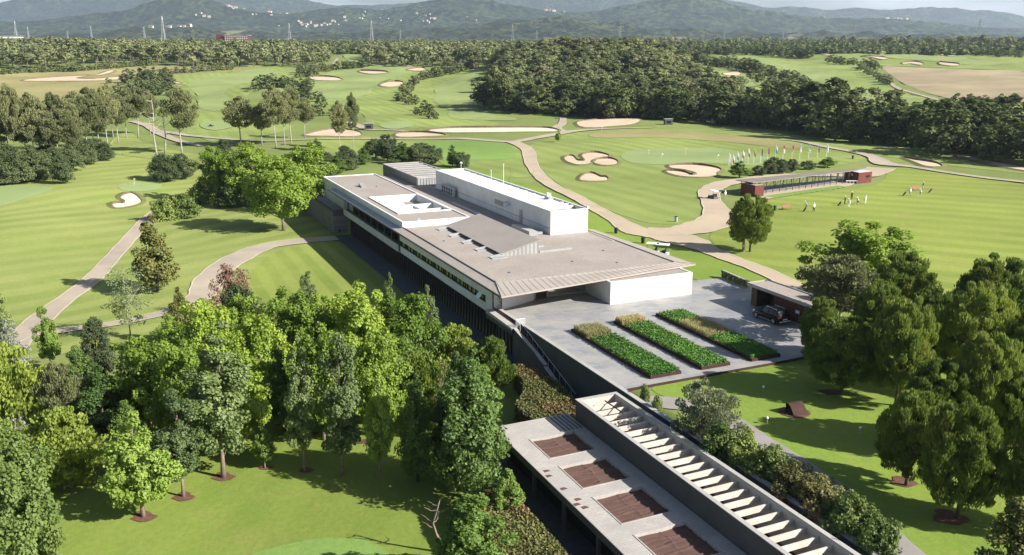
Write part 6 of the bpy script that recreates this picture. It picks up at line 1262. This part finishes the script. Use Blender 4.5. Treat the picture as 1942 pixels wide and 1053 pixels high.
PP = [(1528, 397, 'address', 'cloth_grey', 'cloth_navy', 'golfer in grey bending beside the first golf bag', 1.2), (1543, 402, 'stand', 'cloth_white', 'cloth_black', 'golfer in white shirt and black shorts nearest the camera', .4), (1610, 392, 'address', 'cloth_white', 'cloth_white', 'golfer all in white bending over in the middle group', 1.9), (1626, 389, 'address', 'cloth_white', 'cloth_black', 'golfer in white shirt and black trousers in the middle group', 2.2), (1641, 386.5, 'stand', 'cloth_white', 'cloth_white', 'golfer all in white standing alone right of the middle group', .8),
      (1726, 371.5, 'stand', 'cloth_white', 'cloth_grey', 'golfer in white and grey before the right hand bench', .3), (1745, 372, 'address', 'cloth_white', 'cloth_grey', 'golfer bending right of the right hand bench', 2.), (1602, 388, 'stand', 'cloth_black', 'cloth_black', 'golfer in black standing behind the bending white one', 1.), (1750, 359.5, 'stand', 'cloth_black', 'cloth_grey', 'person in black near the right hand bench', 1.), (1615, 379, 'stand', 'cloth_black', 'cloth_black', 'person in black with white cap behind the middle group', .5), (1375, 377, 'stand', 'cloth_white', 'cloth_grey', 'person in white beside the near end of the shelter', .5)]
for u, v, po_, sh, tr_2, lab, rz in PP: person(u, v, po_, sh, tr_2, lab, rz)
def bag(u, v, lab, m='cloth_black'):
    p = G(u, v); e = empty('golf_bag', tuple(p), lab, 'golf bag', 'golf bags on the driving range'); b = MB(); b.tube([tuple(p + [-.25, 0, .06]), tuple(p + [.1, 0, .5]), tuple(p + [.3, 0, .88])], [.13, .16, .15], 8); part(b, 'body', m, e); b = MB()
    for k in range(5): b.tube([tuple(p + [.28, (k - 2) * .04, .85]), tuple(p + [.42 + k * .01, (k - 2) * .06, 1.12])], .015, 4)
    part(b, 'clubs', 'grey_metal', e)
    for s_ in (-1, 1): b = MB(); b.tube([tuple(p + [.2, 0, .65]), tuple(p + [.38, s_ * .3, 0])], .015, 4); part(b, 'leg', 'grey_metal', e)
for u, v, lab in ((1525, 402, 'dark golf bag beside the first bending golfer'), (1591, 391, 'dark golf bag left of the middle group'), (1714, 372, 'dark golf bag left of the right hand golfers'), (1763, 366, 'dark golf bag lying right of the right hand bench')): bag(u, v, lab)
p = G(1596, 393)
# carts
def cart(u, v, lab, body='cloth_white', rz=0., roof=True, dark=False):
    p = G(u, v); e = empty('golf_cart', tuple(p), lab, 'golf cart'); e.rotation_euler = (0, 0, rz)
    def mk(b, nm, m, par=e, **k): me = mkmesh(nm, b.v, b.f, [m]); return link(nm, me, par)
    b = MB(); b.hexa([(-.55, -1.1, .28), (.55, -1.1, .28), (.55, 1.15, .28), (-.55, 1.15, .28)], [(-.5, -1.05, .6), (.5, -1.05, .6), (.45, 1.1, .75), (-.45, 1.1, .75)]); mk(b, 'body', body)
    b = MB(); b.cube(-.5, .5, -.55, -.05, .6, .85); b.cube(-.5, .5, -.7, -.56, .62, 1.25); mk(b, 'seat', 'cloth_black')
    b = MB(); b.hexa([(-.6, -1.15, 1.82), (.6, -1.15, 1.82), (.6, .85, 1.82), (-.6, .85, 1.82)], [(-.55, -1.1, 1.92), (.55, -1.1, 1.92), (.55, .8, 1.92), (-.55, .8, 1.92)]); mk(b, 'roof', 'cloth_white' if roof else 'zinc_dark')
    b = MB()
    for x in (-.5, .5): b.tube([(x, .9, .7), (x, .7, 1.83)], .02, 4).tube([(x, -.95, .6), (x, -1., 1.83)], .02, 4)
    mk(b, 'roof_frame', 'zinc_dark')
    for x in (-.52, .52):
        for y in (-.78, .8): b = MB(); b.tube([(x - .09, y, .23), (x + .09, y, .23)], .23, 10); mk(b, 'wheel', 'rubber')
    return e
cart(1352, 378, 'dark golf cart with pale roof on the path by the shelter', 'zinc_dark', .4); cart(1236, 484, 'left white golf cart parked behind the clubhouse', rz=1.2); cart(1254, 486, 'right white golf cart parked behind the clubhouse', rz=1.2)
p = G(400, 241); e = empty('ride_on_mower', tuple(p), 'small red mower with driver on the far left green', 'mower'); b = MB(); b.cube(p[0] - .5, p[0] + .5, p[1] - .35, p[1] + .35, p[2] + .35, p[2] + .75); part(b, 'body', 'redpaint', e)
b = MB(); b.cube(p[0] - .35, p[0] + .1, p[1] - .25, p[1] + .25, p[2] + .752, p[2] + 1.1); part(b, 'seat', 'rubber', e)
for x in (-.55, .55):
    for y in (-.55, .55): b = MB(); b.tube([(p[0] + x, p[1] + y - .08, p[2] + .35), (p[0] + x, p[1] + y + .08, p[2] + .35)], .34, 10); part(b, 'wheel', 'rubber', e)
b = MB(); b.cube(p[0] - 1.3, p[0] - .75, p[1] - .8, p[1] + .8, p[2] + .08, p[2] + .35); part(b, 'cutter', 'zinc_dark', e)
# ---------------------------------------------------------------- the black car
def car(u, v, rz, label):
    p = P(u, v, 0); e = empty('parked_car', (p[0], p[1], .0), label, 'car'); e.rotation_euler = (0, 0, rz)   # nose towards +x
    def mk(b, nm, m, par=e, smooth=False, bev=0.):
        me = mkmesh(nm, b.v, b.f, [m] if isinstance(m, str) else m, b.m, smooth); bm = bmesh.new(); bm.from_mesh(me); bmesh.ops.recalc_face_normals(bm, faces=bm.faces)
        if bev: bmesh.ops.bevel(bm, geom=bm.edges[:], offset=bev, segments=2, affect='EDGES', clamp_overlap=True)
        bm.to_mesh(me); bm.free()
        return link(nm, me, par)
    # body: lofted cross sections along x: (x, half width low, half width high, z low, z belt)
    S = [(-2.30, .78, .72, .42, .95), (-2.22, .88, .84, .30, 1.02), (-1.6, .92, .90, .26, 1.06), (-.4, .93, .91, .24, 1.02), (.8, .93, .90, .24, .99), (1.35, .92, .86, .26, .95), (1.95, .90, .80, .28, .87), (2.25, .82, .70, .34, .76), (2.34, .68, .58, .44, .66)]
    b = MB(); K = 8
    for x, wl_, wh, zl, zh in S:
        m_ = (zl + zh) / 2; b.v += [(x, -wl_ * .9, zl), (x, -wl_ * 1.0, m_ - .05), (x, -wh * 1.0, zh - .08), (x, -wh * .88, zh), (x, wh * .88, zh), (x, wh, zh - .08), (x, wl_, m_ - .05), (x, wl_ * .9, zl)]
    for i in range(len(S) - 1):
        for j in range(K): b.f.append([i * K + j, i * K + (j + 1) % K, (i + 1) * K + (j + 1) % K, (i + 1) * K + j]); b.m.append(0)
    b.f.append(list(range(K))[::-1]); b.f.append([(len(S) - 1) * K + j for j in range(K)]); b.m += [0, 0]; bd = mk(b, 'body', 'car_black', smooth=False, bev=.02)
    # greenhouse
    b = MB(); lo2 = [(-2.15, .80, 1.03), (-1.2, .84, 1.04), (0.2, .84, 1.02), (1.15, .80, .97)]; hi2 = [(-1.75, .62, 1.56), (-1.1, .66, 1.62), (.0, .66, 1.63), (.45, .62, 1.57)]
    for (x, w_, z) in lo2: b.v += [(x, -w_, z), (x, w_, z)]
    for (x, w_, z) in hi2: b.v += [(x, -w_, z), (x, w_, z)]
    for i in range(3): a = i * 2; c = 8 + i * 2; b.f += [[a, a + 2, c + 2, c], [a + 1, c + 1, c + 3, a + 3]]; b.m += [0, 0]
    b.f += [[0, 8, 9, 1], [6, 7, 15, 14]]; b.m += [0, 0]; mk(b, 'window', 'glass_car')
    b = MB()
    for (x, w_, z) in hi2: b.v += [(x, -w_ - .01, z), (x, w_ + .01, z), (x, -w_ * .8, z + .05), (x, w_ * .8, z + .05)]
    for i in range(3): a = i * 4; b.f += [[a, a + 4, a + 6, a + 2], [a + 2, a + 6, a + 7, a + 3], [a + 3, a + 7, a + 5, a + 1], [a, a + 1, a + 5, a + 4]]; b.m += [0] * 4
    b.f += [[0, 2, 3, 1], [12, 13, 15, 14]]; b.m += [0, 0]; rf = mk(b, 'roof', 'car_black'); 
    for s_ in (-1, 1):
        b = MB(); b.tube([(-1.5, s_ * .6, 1.69), (0.1, s_ * .6, 1.73)], .02, 5); mk(b, 'roof_rail', 'white_metal')
        for xa, xb in ((.45, 1.15), (-.42, -.40), (-1.2, -1.2)): b = MB(); z0_ = 1.63 if xa < .4 else 1.58; b.tube([(xa, s_ * .655, z0_), (xb if xa > .4 else xa, s_ * .85, 1.02)], .035, 5); mk(b, 'pillar', 'car_black')
        b = MB(); b.hexa([(.75, s_ * .9, 1.0), (.95, s_ * .9, 1.0), (.95, s_ * 1.08, 1.0), (.75, s_ * 1.08, 1.0)], [(.75, s_ * .9, 1.16), (.9, s_ * .9, 1.16), (.9, s_ * 1.08, 1.14), (.75, s_ * 1.08, 1.14)]); mk(b, 'wing_mirror', 'car_black')
        b = MB(); b.hexa([(2.05, s_ * .55, .68), (2.27, s_ * .5, .66), (2.15, s_ * .8, .68), (1.95, s_ * .84, .7)], [(2.0, s_ * .55, .84), (2.2, s_ * .5, .8), (2.08, s_ * .78, .82), (1.9, s_ * .82, .86)]); mk(b, 'headlight', 'white_metal')
        b = MB(); b.hexa([(-2.33, s_ * .5, .8), (-2.2, s_ * .9, .8), (-2.0, s_ * .93, .82), (-2.2, s_ * .5, .82)], [(-2.3, s_ * .5, .98), (-2.18, s_ * .87, 1.0), (-2.0, s_ * .9, 1.0), (-2.2, s_ * .5, .99)]); mk(b, 'tail_light', 'red_light')
        b = MB(); b.tube([(-1.0, s_ * .94, .33), (.95, s_ * .94, .33)], .025, 4); mk(b, 'side_trim', 'white_metal')
        for x in (-1.42, 1.42):
            b = MB(); b.tube([(x, s_ * .74, .35), (x, s_ * .78, .35), (x, s_ * .95, .35)], [.33, .355, .355], 20); wh_ = mk(b, 'wheel', 'rubber'); b = MB(); b.tube([(x, s_ * .952, .35), (x, s_ * .965, .35)], [.24, .2], 10); mk(b, 'rim', 'grey_metal', wh_)
    b = MB(); b.cube(-2.345, -2.28, -.3, .3, .62, .76); mk(b, 'number_plate', 'white_metal'); b = MB(); b.cube(-2.36, -2.24, -.75, .75, .40, .50); mk(b, 'bumper_trim', 'white_metal')
    return e
cp, cq = P(1436, 600, 0), P(1480, 617, 0); car(1461, 607, math.atan2(cp[1] - cq[1], cp[0] - cq[0]), 'black car with silver roof rails parked beside the timber lodge')

# ---------------------------------------------------------------- haze box
b = MB(); b.cube(-7600, 7600, -600, 12400, -60, 620); o = b.build('haze', 'haze'); tag(o, kind='stuff')
